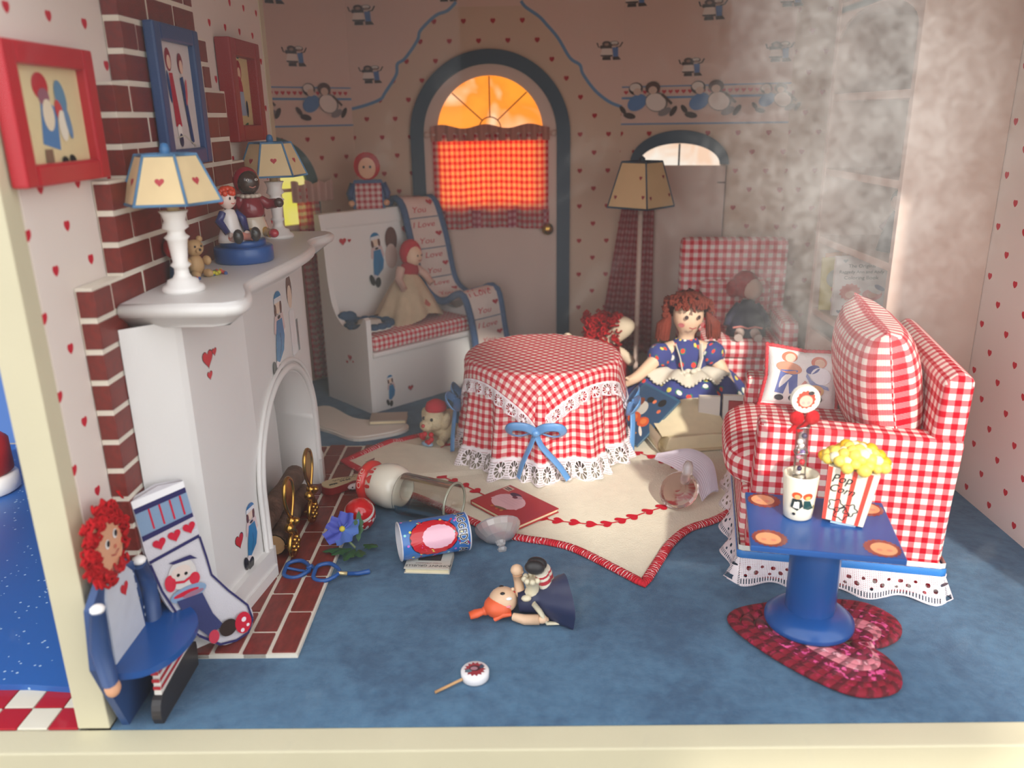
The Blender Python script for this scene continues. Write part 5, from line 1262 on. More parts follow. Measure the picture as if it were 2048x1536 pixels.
def clay_doll():
    t = thing('clay_doll', 'clay doll in navy dress and striped socks fallen on its back on the blue carpet', 'doll', (.02, 3.52, .0), (0, 0, R(6)))
    CL = lambda n, c: plain(n, c, .45, var=.04)
    SK, NV = CL('clay_skin', C(226, 188, 154)), CL('clay_navy', C(36, 44, 78)); CRM = CL('clay_cream', C(222, 210, 180))
    ch_ = (-.10, .06, .085)
    m = MB(); m.ell(ch_, (.068, .064, .06), 20, 14); m.ell((ch_[0]+.045, ch_[1]-.005, ch_[2]+.055), .009, 8, 6); hd = m.build('head', SK, t)
    OR = CL('clay_orange', C(232, 98, 54)); m = MB()
    m.ell((ch_[0]-.025, ch_[1]-.015, ch_[2]-.022), (.068, .066, .052), 18, 12)
    for k in range(8): a = -1.2+k*.42; m.tube([(ch_[0]-.055+.02*math.cos(a), ch_[1]+.06*math.sin(a)-.01, .04+.02*math.cos(a*2)), (ch_[0]-.01, ch_[1]+.075*math.sin(a), .05), (ch_[0]+.03, ch_[1]+.07*math.sin(a), .045)], [.01, .014, .008], 7)
    hr = m.build('hair', OR, hd)
    m = MB(); m.ell((ch_[0]-.085, ch_[1]-.02, .045), (.022, .022, .022), 10, 8); m.tube([(ch_[0]-.10, ch_[1]-.02, .042), (ch_[0]-.13, ch_[1]-.03, .040), (ch_[0]-.16, ch_[1]-.035, .035)], [.020, .026, .022], 10, flat=(1, .7)); m.build('ponytail', OR, hr)
    m = MB(); top_ = Vector(ch_)
    for dx, dy, r, c in ((-.005, -.030, .012, K), (-.005, .026, .012, K), (.022, -.045, .016, C(244, 246, 246)), (.018, -.058, .014, C(236, 140, 150)), (.048, .0, .010, C(206, 40, 50))):
        d = Vector((dx, dy, math.sqrt(max(0, .06**2-dx*dx-dy*dy)))); m.ell(tuple(top_+d), (r, r*.8, .006), 10, 6, c)
    m.build('face_details', VG, hd)
    m = MB(); m.tube([(-.03, .05, .075), (.04, .045, .080), (.10, .04, .085)], [.05, .062, .07], 16); m.build('bodice', NV, t)
    m = MB()   # skirt: a cone opening to the right, flattened where it lies
    def sk(a, b):
        q = 2*PI*a; r = .062+.085*b+.010*math.sin(q*5)*b
        return (.06+.125*b-.02*math.cos(q)*b, .035-.03*b+r*.95*math.cos(q), max(.010, .085+r*.9*math.sin(q)))
    m.grid(sk, 48, 8); m.grid(lambda a, b: tuple(Vector((.06, .03, .09))+(Vector(sk(1-a, b))-Vector((.06, .03, .09)))*.95), 48, 8); m.build('skirt', NV, t)
    m = MB(); m.tube([(.03, -.035, .115), (.06, -.045, .075), (.085, -.05, .03), (.09, -.05, .016), (.13, -.055, .016), (.165, -.06, .014)], [.014, .014, .012, .010, .008, .004], 8, flat=(1.3, .7)); m.ell((.0, -.012, .13), (.024, .018, .014), 10, 7); m.build('apron_sash', CRM, t)
    m = MB(); m.tube([(.03, .04, .12), (.035, .03, .16), (.03, .03, .20)], [.034, .03, .036], 12)
    for k in range(8): a = 2*PI*k/8; m.ell((.03+.034*math.cos(a), .03+.034*math.sin(a), .205), .014, 8, 5)
    m.build('bloomer', CRM, t)
    for dx, dy in ((0, 0), (.035, .03)):
        P = [(.115+dx*.4, .05+dy, .06), (.105+dx*.4, .045+dy, .13), (.085+dx*.4, .04+dy, .20), (.075+dx*.4, .035+dy, .235)]
        P = smooth_path(P, 6); cols = [C(236, 226, 206) if (k//1) % 4 < 2 else C(186, 34, 50) for k in range(len(P)-1)]
        m = MB(); m.tube(P, [.024+.010*math.sin(k/len(P)*2.4) for k in range(len(P))], 12, col=cols); lg = m.build('leg', VG, t)
        m = MB(); m.ell((.045+dx*.4, .03+dy, .262), (.048, .030, .034), 14, 10, rot=Matrix.Rotation(R(12), 4, 'Y')); m.build('shoe', CL('clay_black', C(36, 34, 36)), lg)
    m = MB(); m.tube([(-.02, .07, .10), (-.025, .075, .16), (-.03, .075, .205)], [.026, .022, .024], 12); m.ell((-.033, .075, .228), (.030, .026, .028), 12, 8); m.ell((-.012, .07, .22), .011, 8, 6); m.build('arm', SK, t)
    m = MB(); m.tube([(-.06, .0, .03), (-.01, -.03, .03), (.055, -.045, .035)], [.018, .024, .024], 12)
    m.ell((.068, -.047, .037), (.026, .022, .020), 12, 8)
    for k in range(3): m.ell((.088, -.052+.012*k, .034), (.012, .006, .006), 8, 5)
    m.build('arm', SK, t)
    t.scale = (1.08, 1.08, 1.08)
clay_doll()

t = thing('lollipop', 'white round lollipop with a dark red printed top lying alone on the front carpet', 'lollipop', (-.215, 3.085, .002))
m = MB(); m.lathe([(0, 0), (.056, 0), (.063, .008), (.064, .040), (.058, .048), (0, .048)], 32); m.build('candy_disc', plain('candy_white', C(236, 232, 232), .2), t)
m = MB(); m.tube([(-.055, -.035, .022), (-.17, -.105, .010)], .0065, 8); m.build('stick', WOODCUT, t)
m = MB(); f = lambda x, y, h: (x, y, .048+h); m.flat([(C(150, 46, 56), star(0, .0, .050, .038, 14)), (C(90, 110, 120), ov(-.028, -.012, .016, .012)), (C(70, 30, 40), ov(.0, .006, .026, .020)), (C(166, 120, 130), ov(-.004, .004, .016, .012)), (C(60, 70, 90), ov(.03, .018, .010, .014))], f, .0008); m.build('printed_top', VC, t)
# ------------------------------------------------------------------ bits between bench and table
t = thing('white_stocking', 'plain white felt stocking lying flat on the carpet before the bench', 'stocking', (0, 0, .002))
oc = smooth_path([(-1.80, 6.62), (-1.66, 6.24), (-1.50, 6.10), (-1.30, 5.94), (-1.12, 5.98), (-.95, 6.08), (-.90, 6.20), (-.99, 6.32), (-1.20, 6.34), (-1.40, 6.42), (-1.66, 6.72)], 4, True)
m = MB(); m.prism(oc, 0, .022, 'z'); m.prism([(-1.35+(x+1.35)*.93, 6.25+(y-6.25)*.9) for x, y in oc], .022, .032, 'z'); m.build('felt', WHITECLOTH, t)
book('note_pad', 'small pale note book lying on the toe of the white felt stocking', (-1.22, 6.20, .036), (0, 0, R(4)), .30, .20, .035, plain('pad_cover', C(176, 160, 144), .6))
t = thing('plush_dog', 'small cream plush puppy with red cap and bow lying against the gingham table', 'plush toy', (-.65, 5.87, .02), (0, 0, R(-35)))
t.scale = (.94, .94, .94)
FUR = plain('cream_fur', C(236, 216, 176), .95, var=.15, vs=22, bs=90, bstr=.8, bdist=.02, spec=.1)
m = MB(); m.ell((.02, .14, .12), (.12, .17, .12), 18, 12); m.ell((0, .0, .20), (.105, .10, .10), 18, 12); m.ell((-.01, -.09, .17), (.06, .055, .05), 14, 9); m.build('body', FUR, t)
for sx in (-1, 1):
    m = MB(); m.ell((sx*.10, .02, .19), (.035, .05, .085), 12, 8, rot=Matrix.Rotation(sx*.3, 4, 'Y')); m.build('ear', FUR, t)
    m = MB(); m.tube([(sx*.07, .05, .08), (sx*.10, -.06, .03)], [.045, .035], 10); m.build('paw', FUR, t)
m = MB()
for sx in (-1, 1): m.ell((sx*.04, -.085, .225), .014, 8, 6, K)
m.ell((0, -.145, .185), .016, 8, 6, C(190, 50, 50)); m.build('face_beads', VG, t)
m = MB(); m.lathe([(.085, .0), (.09, .02), (.075, .06), (.03, .085), (0, .09)], 16, (0, .02, .275)); m.build('red_cap', plain('cap_red', C(196, 40, 54), .9), t)
m = MB(); m.ell((.0, -.05, .285), (.03, .02, .02), 8, 6); m.build('cap_bobble', plain('bobble_red', C(206, 20, 36), .9), t)
m = MB()
for k in range(14): a = rnd.uniform(0, 6.28); m.ell((.01+.05*math.cos(a), -.12+.02*math.sin(a*2), .075+.035*math.sin(a)), .022, 8, 5, C(200, 22, 38))
m.ell((.02, -.13, .03), (.06, .03, .02), 10, 6, C(150, 180, 206)); m.build('neck_bow', VC, t)

# ------------------------------------------------------------------ big seated doll and the lying doll behind the table
def floral(su=1.0, sv=1.0):
    n = NB('floral_blue_cloth'); v = n.node('ShaderNodeTexVoronoi'); v.voronoi_dimensions = '2D'; v.inputs['Scale'].default_value = 9.5; v.inputs['Randomness'].default_value = .75
    u_, v_ = n.uv(); cb = n.node('ShaderNodeCombineXYZ'); n.nt.links.new((u_*su).k, cb.inputs[0]); n.nt.links.new((v_*sv).k, cb.inputs[1])
    n.nt.links.new(cb.outputs[0], v.inputs['Vector']); d = S(n.nt, v.outputs['Distance'])
    sep = n.node('ShaderNodeSeparateColor'); n.nt.links.new(v.outputs['Color'], sep.inputs[0]); r = S(n.nt, sep.outputs[0])
    blue = n.mix(n.noise(6, 2), C(46, 52, 112), C(70, 78, 146))
    ramp = n.node('ShaderNodeValToRGB'); ramp.color_ramp.interpolation = 'CONSTANT'; n.nt.links.new(r.k, ramp.inputs[0])
    e = ramp.color_ramp.elements; e[0].color = C(226, 66, 56); e[1].position = .45; e[1].color = C(236, 232, 220); k = e.new(.72); k.color = C(230, 210, 90)
    leaf = n.mix(d.lt(.30)*n.noise(40, 1).gt(.54), blue, C(50, 130, 90))
    n.base(n.mix(d.lt(.20), leaf, ramp.outputs[0])); n.set(Roughness=.9); n.bump(n.noise(180, 1), .2, .003); return n.m
FLORAL = floral(); FLORAL2 = floral(1.1, .38)
BDX, BDY = 1.365, 6.44
t = thing('rag_doll', 'large cloth doll in blue floral dress and cream apron seated beyond the round table', 'doll', (BDX, BDY, 0), (0, 0, R(4)))
# continuous body: pelvis, chest, neck, head, arms with fingers
J = [(0, .02, .12, .15), (0, .03, .36, .13), (0, .03, .56, .105), (0, .02, .66, .055), (0, .0, .72, .06), (0, -.015, .80, .135), (0, -.01, .92, .135), (0, 0, 1.0, .07)]
E_ = [(0, 1), (1, 2), (2, 3), (3, 4), (4, 5), (5, 6), (6, 7)]
def limb(pts, a):
    global J, E_
    last = a
    for p in pts: J.append(p); E_.append((last, len(J)-1)); last = len(J)-1
    return last
w = limb([(.17, .0, .58, .065), (.27, -.04, .45, .058), (.34, -.12, .30, .05), (.365, -.16, .21, .04)], 2)
for dx, L, r in ((-.030, .085, .013), (-.010, .10, .014), (.012, .10, .014), (.032, .085, .012)): limb([(.372+dx, -.18, .165, r), (.378+dx*1.25, -.20, .165-L*.6, r), (.38+dx*1.3, -.205, .165-L, r*.8)], w)
limb([(.335, -.19, .19, .014), (.318, -.21, .155, .012)], w)
w = limb([(-.17, .0, .58, .065), (-.29, -.05, .48, .056), (-.42, -.14, .40, .048), (-.50, -.18, .37, .04)], 2)
for dz, L, r in ((-.03, .08, .012), (-.01, .095, .013), (.012, .095, .013), (.032, .08, .012)): limb([(-.545, -.19, .365+dz, r), (-.545-L*.6, -.195, .355+dz*1.2, r), (-.545-L, -.195, .345+dz*1.2, r*.8)], w)
limb([(-.51, -.21, .40, .014), (-.54, -.23, .425, .012)], w)
skin('body', SKINC, J, E_, t, 0, 2)
def sk2(a, b):
    q = 2*PI*a; r = .13+.45*b**.8; f = 1+.07*math.sin(q*9)*b+.05*math.sin(q*4+1)*b
    return (r*1.0*f*math.cos(q), .03-.05*b+r*(.74 if q > PI else .40)*f*math.sin(q), max(.014, .40*max(0, 1-b**2.4)+.03*math.sin(q*9+1)*b*(1-b)*3+.02))
m = MB(); m.grid(sk2, 120, 18, lambda a, b: (a*2.6, b*.62)); m.build('skirt', FLORAL, t)
m = MB(); m.lathe([(.175, .36), (.18, .46), (.16, .56), (.11, .64), (.085, .67)], 28, (0, .02, 0), sx=1, sy=.82, cap=False); m.build('bodice', FLORAL2, t)
for sx in (-1, 1):
    m = MB(); m.ell((sx*.215, -.01, .535), (.105, .09, .105), 18, 12, rot=Matrix.Rotation(sx*.6, 4, 'Y')); m.build('puff_sleeve', FLORAL2, t)
APR = plain('apron_cloth', C(226, 218, 200), .9, var=.06, vs=12, bs=160, bstr=.4)
def ap(a, b):
    q = (-PI*.97+PI*.94*a)/(2*PI); p = Vector(sk2(q % 1.0, .02+.42*b)); return p+Vector((0, -.022-.012*b, .018+.012*math.sin(a*24)*b))
m = MB(); m.grid(ap, 60, 8); m.build('apron', APR, t)
m = MB()
for k in range(40):
    a = k/39; p = Vector(ap(a, 1.0)); m.ell(tuple(p), (.014, .014, .010), 6, 4)
for k in range(16): m.ell((rnd.uniform(-.09, .09), -.19+rnd.uniform(-.02, .02), .42+rnd.uniform(-.03, .03)), (.03, .014, .022), 8, 5)
m.build('apron_frill', APR, t)
for sx in (-1, 1):
    m = MB(); m.tube([(sx*.06, -.155, .42), (sx*.085, -.15, .54), (sx*.10, -.06, .63)], .022, 6, flat=(1.4, .3)); m.build('apron_strap', APR, t)
m = MB()
for k in range(520):
    u, v = rnd.uniform(-.35, 1.0), rnd.uniform(0, 2*PI); c = math.sqrt(max(0, 1-u*u)); p = Vector((c*math.cos(v)*.165, c*math.sin(v)*.155, .90+u*.155))
    if p.y < -.035 and p.z < .955: continue
    L = rnd.uniform(.03, .06); dr_ = Vector((rnd.uniform(-1, 1), rnd.uniform(-1, 1), rnd.uniform(-1, .5)))*.03
    m.tube([p, p+dr_+Vector((p.x*.15, p.y*.15, .0)), p+dr_*.3+Vector((p.x*.2, p.y*.2, -L*.5))], .011, 5, cap=False)
for sx in (-1, 1):
    for k in range(46):
        a = rnd.uniform(0, 6.28); m.tube([(sx*.15, -.02, .88), (sx*(.20+.05*math.cos(a)), -.03+.05*math.sin(a), .80), (sx*(.21+.05*math.cos(a)), -.03+.05*math.sin(a), .66+rnd.uniform(0, .05))], .010, 5, cap=False)
tag(m.build('yarn_hair', plain('chestnut_yarn', C(132, 58, 44), .9, var=.25, vs=30, bs=120, bstr=.6, spec=.2), t), kind='stuff')
m = MB(); fy = lambda x, z, h: (x, -.015-math.sqrt(max(.0001, .137**2-x*x-max(0, (z-.86))**2*.6))-h-.004, z)
m.flat([(C(70, 50, 50), ov(-.05, .875, .014, .017)), (C(70, 50, 50), ov(.05, .875, .014, .017)), (C(196, 110, 110), ov(-.085, .81, .022, .018)), (C(196, 110, 110), ov(.085, .81, .022, .018)), (C(170, 70, 70), stroke([(-.03, .795), (0, .785), (.03, .795)], .009))], fy, .003); m.build('face_print', VC, t)

t = thing('yarn_haired_doll', 'cream-faced cloth doll with bright red curly yarn hair slumped behind the gingham table', 'doll', (.76, 7.0, 0), (0, 0, R(8)))
skin('body', plain('cream_cloth_skin', C(226, 208, 180), .9, var=.05), [(0, .05, .12, .15), (0, .05, .36, .12), (.06, .03, .50, .06), (.16, .0, .60, .12), (.19, .0, .72, .12), (-.14, .0, .42, .055), (-.28, -.05, .50, .05), (-.38, -.08, .60, .045), (.15, -.05, .40, .05), (.24, -.12, .30, .045)], [(0, 1), (1, 2), (2, 3), (3, 4), (1, 5), (5, 6), (6, 7), (1, 8), (8, 9)], t, 0, 2)
m = MB()
for k in range(330):
    p = Vector((-.02+rnd.uniform(-.17, .13), rnd.uniform(-.12, .10), .60+rnd.uniform(-.20, .15)))
    m.tube([p+Vector((.022*math.cos(q+k), .022*math.sin(q), .022*math.sin(q+k))) for q in (0, 1.4, 2.8, 4.2)], .009, 5, cap=False)
tag(m.build('curly_yarn_hair', YARN, t), kind='stuff')
m = MB(); m.lathe([(.30, .0), (.24, .2), (.14, .44), (.07, .50)], 24, cap=False); m.build('red_dress', plain('red_dress', C(150, 26, 36), .9, var=.1, bs=90), t)

# ------------------------------------------------------------------ gingham armchair at the back right with a doll on it
GINGA = gingham('gingham_armchair', 0.072)
ac = thing('armchair', 'large red gingham armchair in the far right corner with small doll on it', 'armchair', (1.40, 6.76, 0), (0, 0, R(-6)))
m = MB(); m.box((0, .52, .10), (.93, .70, 1.35), bev=.05); m.build('backrest', GINGA, ac)
m = MB(); m.box((.14, -.02, .10), (.81, .52, .42), bev=.03); m.build('seat_base', GINGA, ac)
m = MB(); m.box((.15, -.06, .42), (.80, .50, .58), bev=.06); m.build('seat_cushion', GINGA, ac)
m = MB(); m.box((.17, .38, .56), (.78, .53, 1.0), bev=.06); m.build('back_cushion', GINGA, ac)
for x0 in (0, .80):
    m = MB(); m.box((x0, -.05, .10), (x0+.15, .55, .74), bev=.05); m.build('armrest', GINGA, ac)
m = MB(); m.box((.02, -.03, 0), (.93, .68, .10)); m.build('lace_skirt', plain('lace_plain', C(220, 200, 196), .9), ac)
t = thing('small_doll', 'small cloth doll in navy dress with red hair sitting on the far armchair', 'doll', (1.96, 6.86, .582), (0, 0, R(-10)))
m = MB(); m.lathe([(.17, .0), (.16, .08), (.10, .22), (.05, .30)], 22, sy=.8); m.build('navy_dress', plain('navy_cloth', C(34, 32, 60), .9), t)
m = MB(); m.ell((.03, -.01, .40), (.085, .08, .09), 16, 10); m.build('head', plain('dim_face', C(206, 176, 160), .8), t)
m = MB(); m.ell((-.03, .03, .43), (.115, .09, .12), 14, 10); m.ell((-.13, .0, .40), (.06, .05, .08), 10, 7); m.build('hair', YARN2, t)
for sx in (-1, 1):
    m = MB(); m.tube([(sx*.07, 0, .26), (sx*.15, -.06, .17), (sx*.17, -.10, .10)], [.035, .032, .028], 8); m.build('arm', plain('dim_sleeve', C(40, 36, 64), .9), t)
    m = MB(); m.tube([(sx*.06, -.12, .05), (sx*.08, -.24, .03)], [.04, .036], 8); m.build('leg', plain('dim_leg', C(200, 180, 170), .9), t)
m = MB(); m.tube([(-.12, -.135, .09), (-.06, -.15, .105), (0, -.152, .09), (.06, -.15, .105), (.12, -.135, .09)], .008, 6); m.build('pink_trim', plain('pink_trim', C(200, 120, 110), .8), t)

# floor lamp
fl_ = thing('floor_lamp', 'tall white floor lamp with four-sided parchment shade before the right bay curtain', 'lamp', (1.07, 7.20, 0), (0, 0, R(45)))
m = MB(); m.lathe([(0, 0), (.15, 0), (.155, .02), (.12, .04), (.03, .055), (.022, .08), (.022, 1.66), (0, 1.66)], 24); m.build('lamp_pole', PALE, fl_)
m = MB(); B1, B2, z1, z2 = .40*.98, .235, 1.645, 2.02
for k in range(4):
    a, b = PI/2*k, PI/2*(k+1); q = [(B1*math.cos(a), B1*math.sin(a), z1), (B1*math.cos(b), B1*math.sin(b), z1), (B2*math.cos(b), B2*math.sin(b), z2), (B2*math.cos(a), B2*math.sin(a), z2)]
    m.add(q, [(0, 1, 2, 3)], None, (1, 1, 1, 1), False); m.add([(x*.97, y*.97, z) for x, y, z in q], [(3, 2, 1, 0)], None, (1, 1, 1, 1), False)
fl_.rotation_euler = (0, 0, 0)
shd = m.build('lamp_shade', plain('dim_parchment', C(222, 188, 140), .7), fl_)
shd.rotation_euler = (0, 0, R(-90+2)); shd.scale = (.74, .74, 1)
m = MB()
for k in range(4):
    a, b = PI/2*k, PI/2*(k+1)
    for P, Q in (((B1, a, z1), (B2, a, z2)), ((B1, a, z1), (B1, b, z1)), ((B2, a, z2), (B2, b, z2))): m.tube([(P[0]*math.cos(P[1]), P[0]*math.sin(P[1]), P[2]), (Q[0]*math.cos(Q[1]), Q[0]*math.sin(Q[1]), Q[2])], .009, 6)
m.build('shade_edging', SLATE, shd)
m = MB()
for k in range(4):
    a, b = PI/2*k, PI/2*(k+1); A = Vector((B1*math.cos(a), B1*math.sin(a), z1)); Bv = Vector((B1*math.cos(b), B1*math.sin(b), z1)); Cv = (Vector((B2*math.cos(a), B2*math.sin(a), z2))+Vector((B2*math.cos(b), B2*math.sin(b), z2)))/2; md = (A+Bv)/2; e = (Bv-A).normalized(); up = (Cv-md).normalized(); nn = e.cross(up)
    m.flat([(C(150, 50, 56), heart(-.18, .09, .022)), (C(150, 50, 56), heart(.13, .26, .022)), (C(150, 50, 56), heart(.2, .10, .022))], lambda x, y, h: tuple(md+e*x+up*y+nn*(h+.002)), .002)
m.build('painted_heart', VC, shd)
m = MB(); m.lathe([(0, 2.0), (.03, 2.005), (.025, 2.05), (0, 2.07)], 12); m.build('finial', SLATE, fl_)

# ------------------------------------------------------------------ books by the loveseat
def plane_book(name, label, A, e1, e2, w, h, th, cover, art):
    e1 = Vector(e1).normalized(); e2 = (Vector(e2)-e1*Vector(e2).dot(e1)).normalized(); n = e1.cross(e2)
    t = book(name, label, A, Matrix((e1, e2, n)).transposed().to_euler(), w, h, th, cover, art=art); return t
def art3(m, th):
    f = lambda x, y, h: (x, y, th+h)
    OR_, O2 = C(206, 84, 40), C(222, 120, 60)
    m.flat([(C(44, 72, 104), [(.01, .01), (.50, .01), (.50, .35), (.01, .35)]), (C(196, 190, 180), ov(.30, .21, .07, .05, .3)), (C(120, 60, 40), ov(.34, .26, .05, .03)), (OR_, ov(.20, .20, .055, .05)), (O2, ov(.20, .20, .03, .025)), (OR_, ov(.20, .11, .05, .045)), (O2, ov(.205, .11, .028, .025)), (C(230, 220, 206), ov(.12, .07, .05, .012, .8)), (K, ov(.40, .20, .03, .03)), (K, ov(.42, .10, .04, .03)), (C(220, 120, 80), ov(.40, .16, .02, .014)), (C(216, 110, 70), ov(.34, .07, .02, .014)), (C(180, 40, 90), ov(.10, .26, .018))], f, .0006)
    for k, s_ in enumerate(('TALE', 'BOOK')): pass
    m.flat([(C(214, 140, 50), stroke([(.05+.035*k, .08+.20*((j*7+k*3) % 10)/10.0), (.05+.035*k, .115+.20*((j*7+k*3) % 10)/10.0)], .016)) for k in range(2) for j in range(5)], f, .0012)
plane_book('blue_book', 'dark blue picture book with orange pumpkins on its cover propped beside the table', (.885, 5.715, .015), (.34, .24, .25), (-.145, .305, .12), .52, .36, .022, plain('blue_cover', C(58, 98, 128), .25), art3)
t = thing('open_book', 'thick cream-paged book lying open on the rug below the big doll', 'book', (1.05, 5.58, RZ+.003), (0, 0, R(8)))
m = MB(); m.box((0, 0, 0), (.56, .44, .012)); m.build('back_cover', plain('cream_cover', C(216, 196, 160), .6), t)
m = MB(); m.prism([(.03, .012), (.55, .012), (.55, .10), (.40, .115), (.06, .105)], .03, .41, 'y'); m.build('page_block', PAGES, t)
m = MB(); m.grid(lambda a, b: (.01+.52*a, .06+.40*b, .115+.09*math.sin(a*2.2)*(b)+.05*b), 10, 8); m.grid(lambda a, b: (.01+.52*a, .46-.40*b, .110+.09*math.sin(a*2.2)*(1-b)+.05*(1-b)), 10, 8); m.build('lifted_page', PAGES, t)
m = MB(); m.grid(lambda a, b: (-.02-.02*math.sin(PI*b), .44*a, .006+.13*b), 6, 8); m.grid(lambda a, b: (-.014-.02*math.sin(PI*b), .44-.44*a, .006+.13*b), 6, 8); m.build('spine', plain('cream_spine', C(222, 204, 170), .6), t)
def art4(m, th):
    f = lambda x, y, h: (x, y, th+h)
    m.flat([(C(140, 140, 140), ov(.16, .24, .06, .07)), (C(60, 30, 40), ov(.17, .30, .07, .04)), (C(226, 150, 150), ov(.17, .34, .02)), (C(216, 186, 170), [(.02, .03), (.08, .03), (.08, .15), (.02, .15)]), (C(90, 70, 70), [(.035, .05), (.065, .05), (.065, .13), (.035, .13)])], f, .0008)
b_ = book('red_book', 'red book standing upright against the front corner of the gingham loveseat seat', (1.47, 5.42, .05), (R(80), 0, R(-12)), .28, .42, .05, plain('red_cover2', C(158, 34, 42), .35), art=art4)
book('white_book', 'plain white book standing upright behind the open cream book, left one', (1.38, 5.95, .02), (R(84), 0, R(-8)), .16, .32, .05, plain('white_cover', C(226, 216, 206), .6))
book('white_book', 'plain white book standing upright behind the open cream book, right one', (1.56, 5.93, .02), (R(84), 0, R(-8)), .17, .33, .05, plain('white_cover2', C(222, 212, 204), .6))
book('pale_booklet', 'thin pale booklet lying under the loveseat corner beside the open book', (1.50, 5.38, RZ+.002), (0, 0, R(6)), .34, .22, .022, plain('pale_cover', C(220, 200, 196), .6))

# toppled crystal table lamp with pleated white shade
t = thing('crystal_lamp', 'toppled crystal lamp with ribbed white shade and round cut-glass base on the rug', 'lamp', (0, 0, 0))
axl = Vector((.42, .16, .80)).normalized()
m = facet([(0, 0), (.10, 0), (.125, .015), (.13, .03), (.115, .05), (.06, .065), (.03, .07), (0, .07)], 18); bs_ = m.build('cut_glass_base', glass('pink_crystal', (1, .86, .82, 1), .16, 1.5), t, (1.02, 4.76, .105), (R(35), R(-32), 0))
m = MB(); m.lathe([(0, 0), (.024, 0), (.034, .03), (.034, .13), (.02, .16), (0, .16)], 12); m.build('glass_stem', CRYSTAL, t, (1.055, 4.79, .135), (R(-8), R(8), 0))
m = MB()
sv = [(.93, 5.22, .14), (1.01, 5.09, .15), (1.08, 4.93, .15), (1.14, 4.85, .11), (1.16, 4.74, .05)]
sb = [(.94, 5.21, .16), (1.06, 5.17, .22), (1.18, 5.12, .24), (1.28, 5.02, .19), (1.29, 4.86, .06)]
A_, B_ = smooth_path(sv, 8), smooth_path(sb, 8)
def shf(a, b, off=0):
    i = min(len(A_)-1, int(a*(len(A_)-1)+.5)); p, q = Vector(A_[i]), Vector(B_[i]); r = p+(q-p)*b; return r+Vector((.25, .1, .9))*(.03*math.sin(PI*b)+.004*math.sin(b*90)+off)
m.grid(lambda a, b: shf(a, b), len(A_)-1, 70); m.grid(lambda a, b: shf(a, 1-b, -.008), len(A_)-1, 70); m.build('ribbed_shade', plain('silver_cloth', C(222, 214, 226), .55, var=.04, vs=20), t)

# ------------------------------------------------------------------ gingham loveseat
LR = R(-12.3)
ls = thing('loveseat', 'red gingham loveseat with big back cushion, blue ribbon band and white lace skirt', 'sofa', (1.20, 3.90, 0), (0, 0, LR))
def ls_pt(x, y, z): return Vector((1.20, 3.90, 0)) + Vector((math.cos(LR), math.sin(LR), 0))*x + Vector((-math.sin(LR), math.cos(LR), 0))*y + Vector((0, 0, z))
def softbox(pts, y0, y1, bev):
    bm = bmesh.new(); n = len(pts); a = [bm.verts.new((x, y0, z)) for x, z in pts]; b = [bm.verts.new((x, y1, z)) for x, z in pts]
    bm.faces.new(a); bm.faces.new(b[::-1])
    for i in range(n): bm.faces.new((a[i], b[i], b[(i+1) % n], a[(i+1) % n])[::-1])
    bmesh.ops.recalc_face_normals(bm, faces=bm.faces); bmesh.ops.bevel(bm, geom=list(bm.edges), offset=bev, segments=3, affect='EDGES', profile=.6); return bm
m = MB(); m.bm(softbox([(0, .17), (.955, .17), (.985, .86), (.02, .90)], 0, .16, .022), smooth=True); m.build('near_armrest', GINGB, ls)
m = MB(); m.bm(softbox([(0, .17), (.90, .17), (.92, .80), (.02, .81)], 1.08, 1.24, .022), smooth=True); m.build('far_armrest', GINGB, ls)
m = MB(); m.box((-.03, .16, .10), (.88, 1.08, .46), bev=.03); m.build('seat_base', GINGB, ls)
m = MB(); m.box((-.022, .004, .012), (.972, 1.236, .18)); m.build('lower_frame', GINGB, ls)
def puff(x0, x1, y0, y1, z0, z1, p=2.6, n=26):
    """pillow-like rounded box with pinched corners"""
    cx_, cy_, cz_ = (x0+x1)/2, (y0+y1)/2, (z0+z1)/2; a, b, c = (x1-x0)/2, (y1-y0)/2, (z1-z0)/2
    def f(u, v):
        t1, t2 = 2*PI*u, PI*(v-.5); s_ = lambda q, e: math.copysign(abs(q)**e, q)
        return (cx_+a*s_(math.cos(t2), .55)*s_(math.cos(t1), .45), cy_+b*s_(math.cos(t2), .55)*s_(math.sin(t1), .45), cz_+c*s_(math.sin(t2), .7))
    m = MB(); m.grid(f, 2*n, n); 
    # uv by dominant axis
    for i, fc in enumerate(m.f):
        vs_ = [m.v[j] for j in fc]; nn = (vs_[1]-vs_[0]).cross(vs_[-1]-vs_[0]); ax = max(range(3), key=lambda k: abs(nn[k])) if nn.length > 1e-9 else 2; k = [(1, 2), (0, 2), (0, 1)][ax]
        m.uv[i] = [(q[k[0]], q[k[1]]) for q in vs_]
    return m
puff(-.13, .80, .15, 1.09, .40, .70).build('seat_cushion', GINGB, ls)
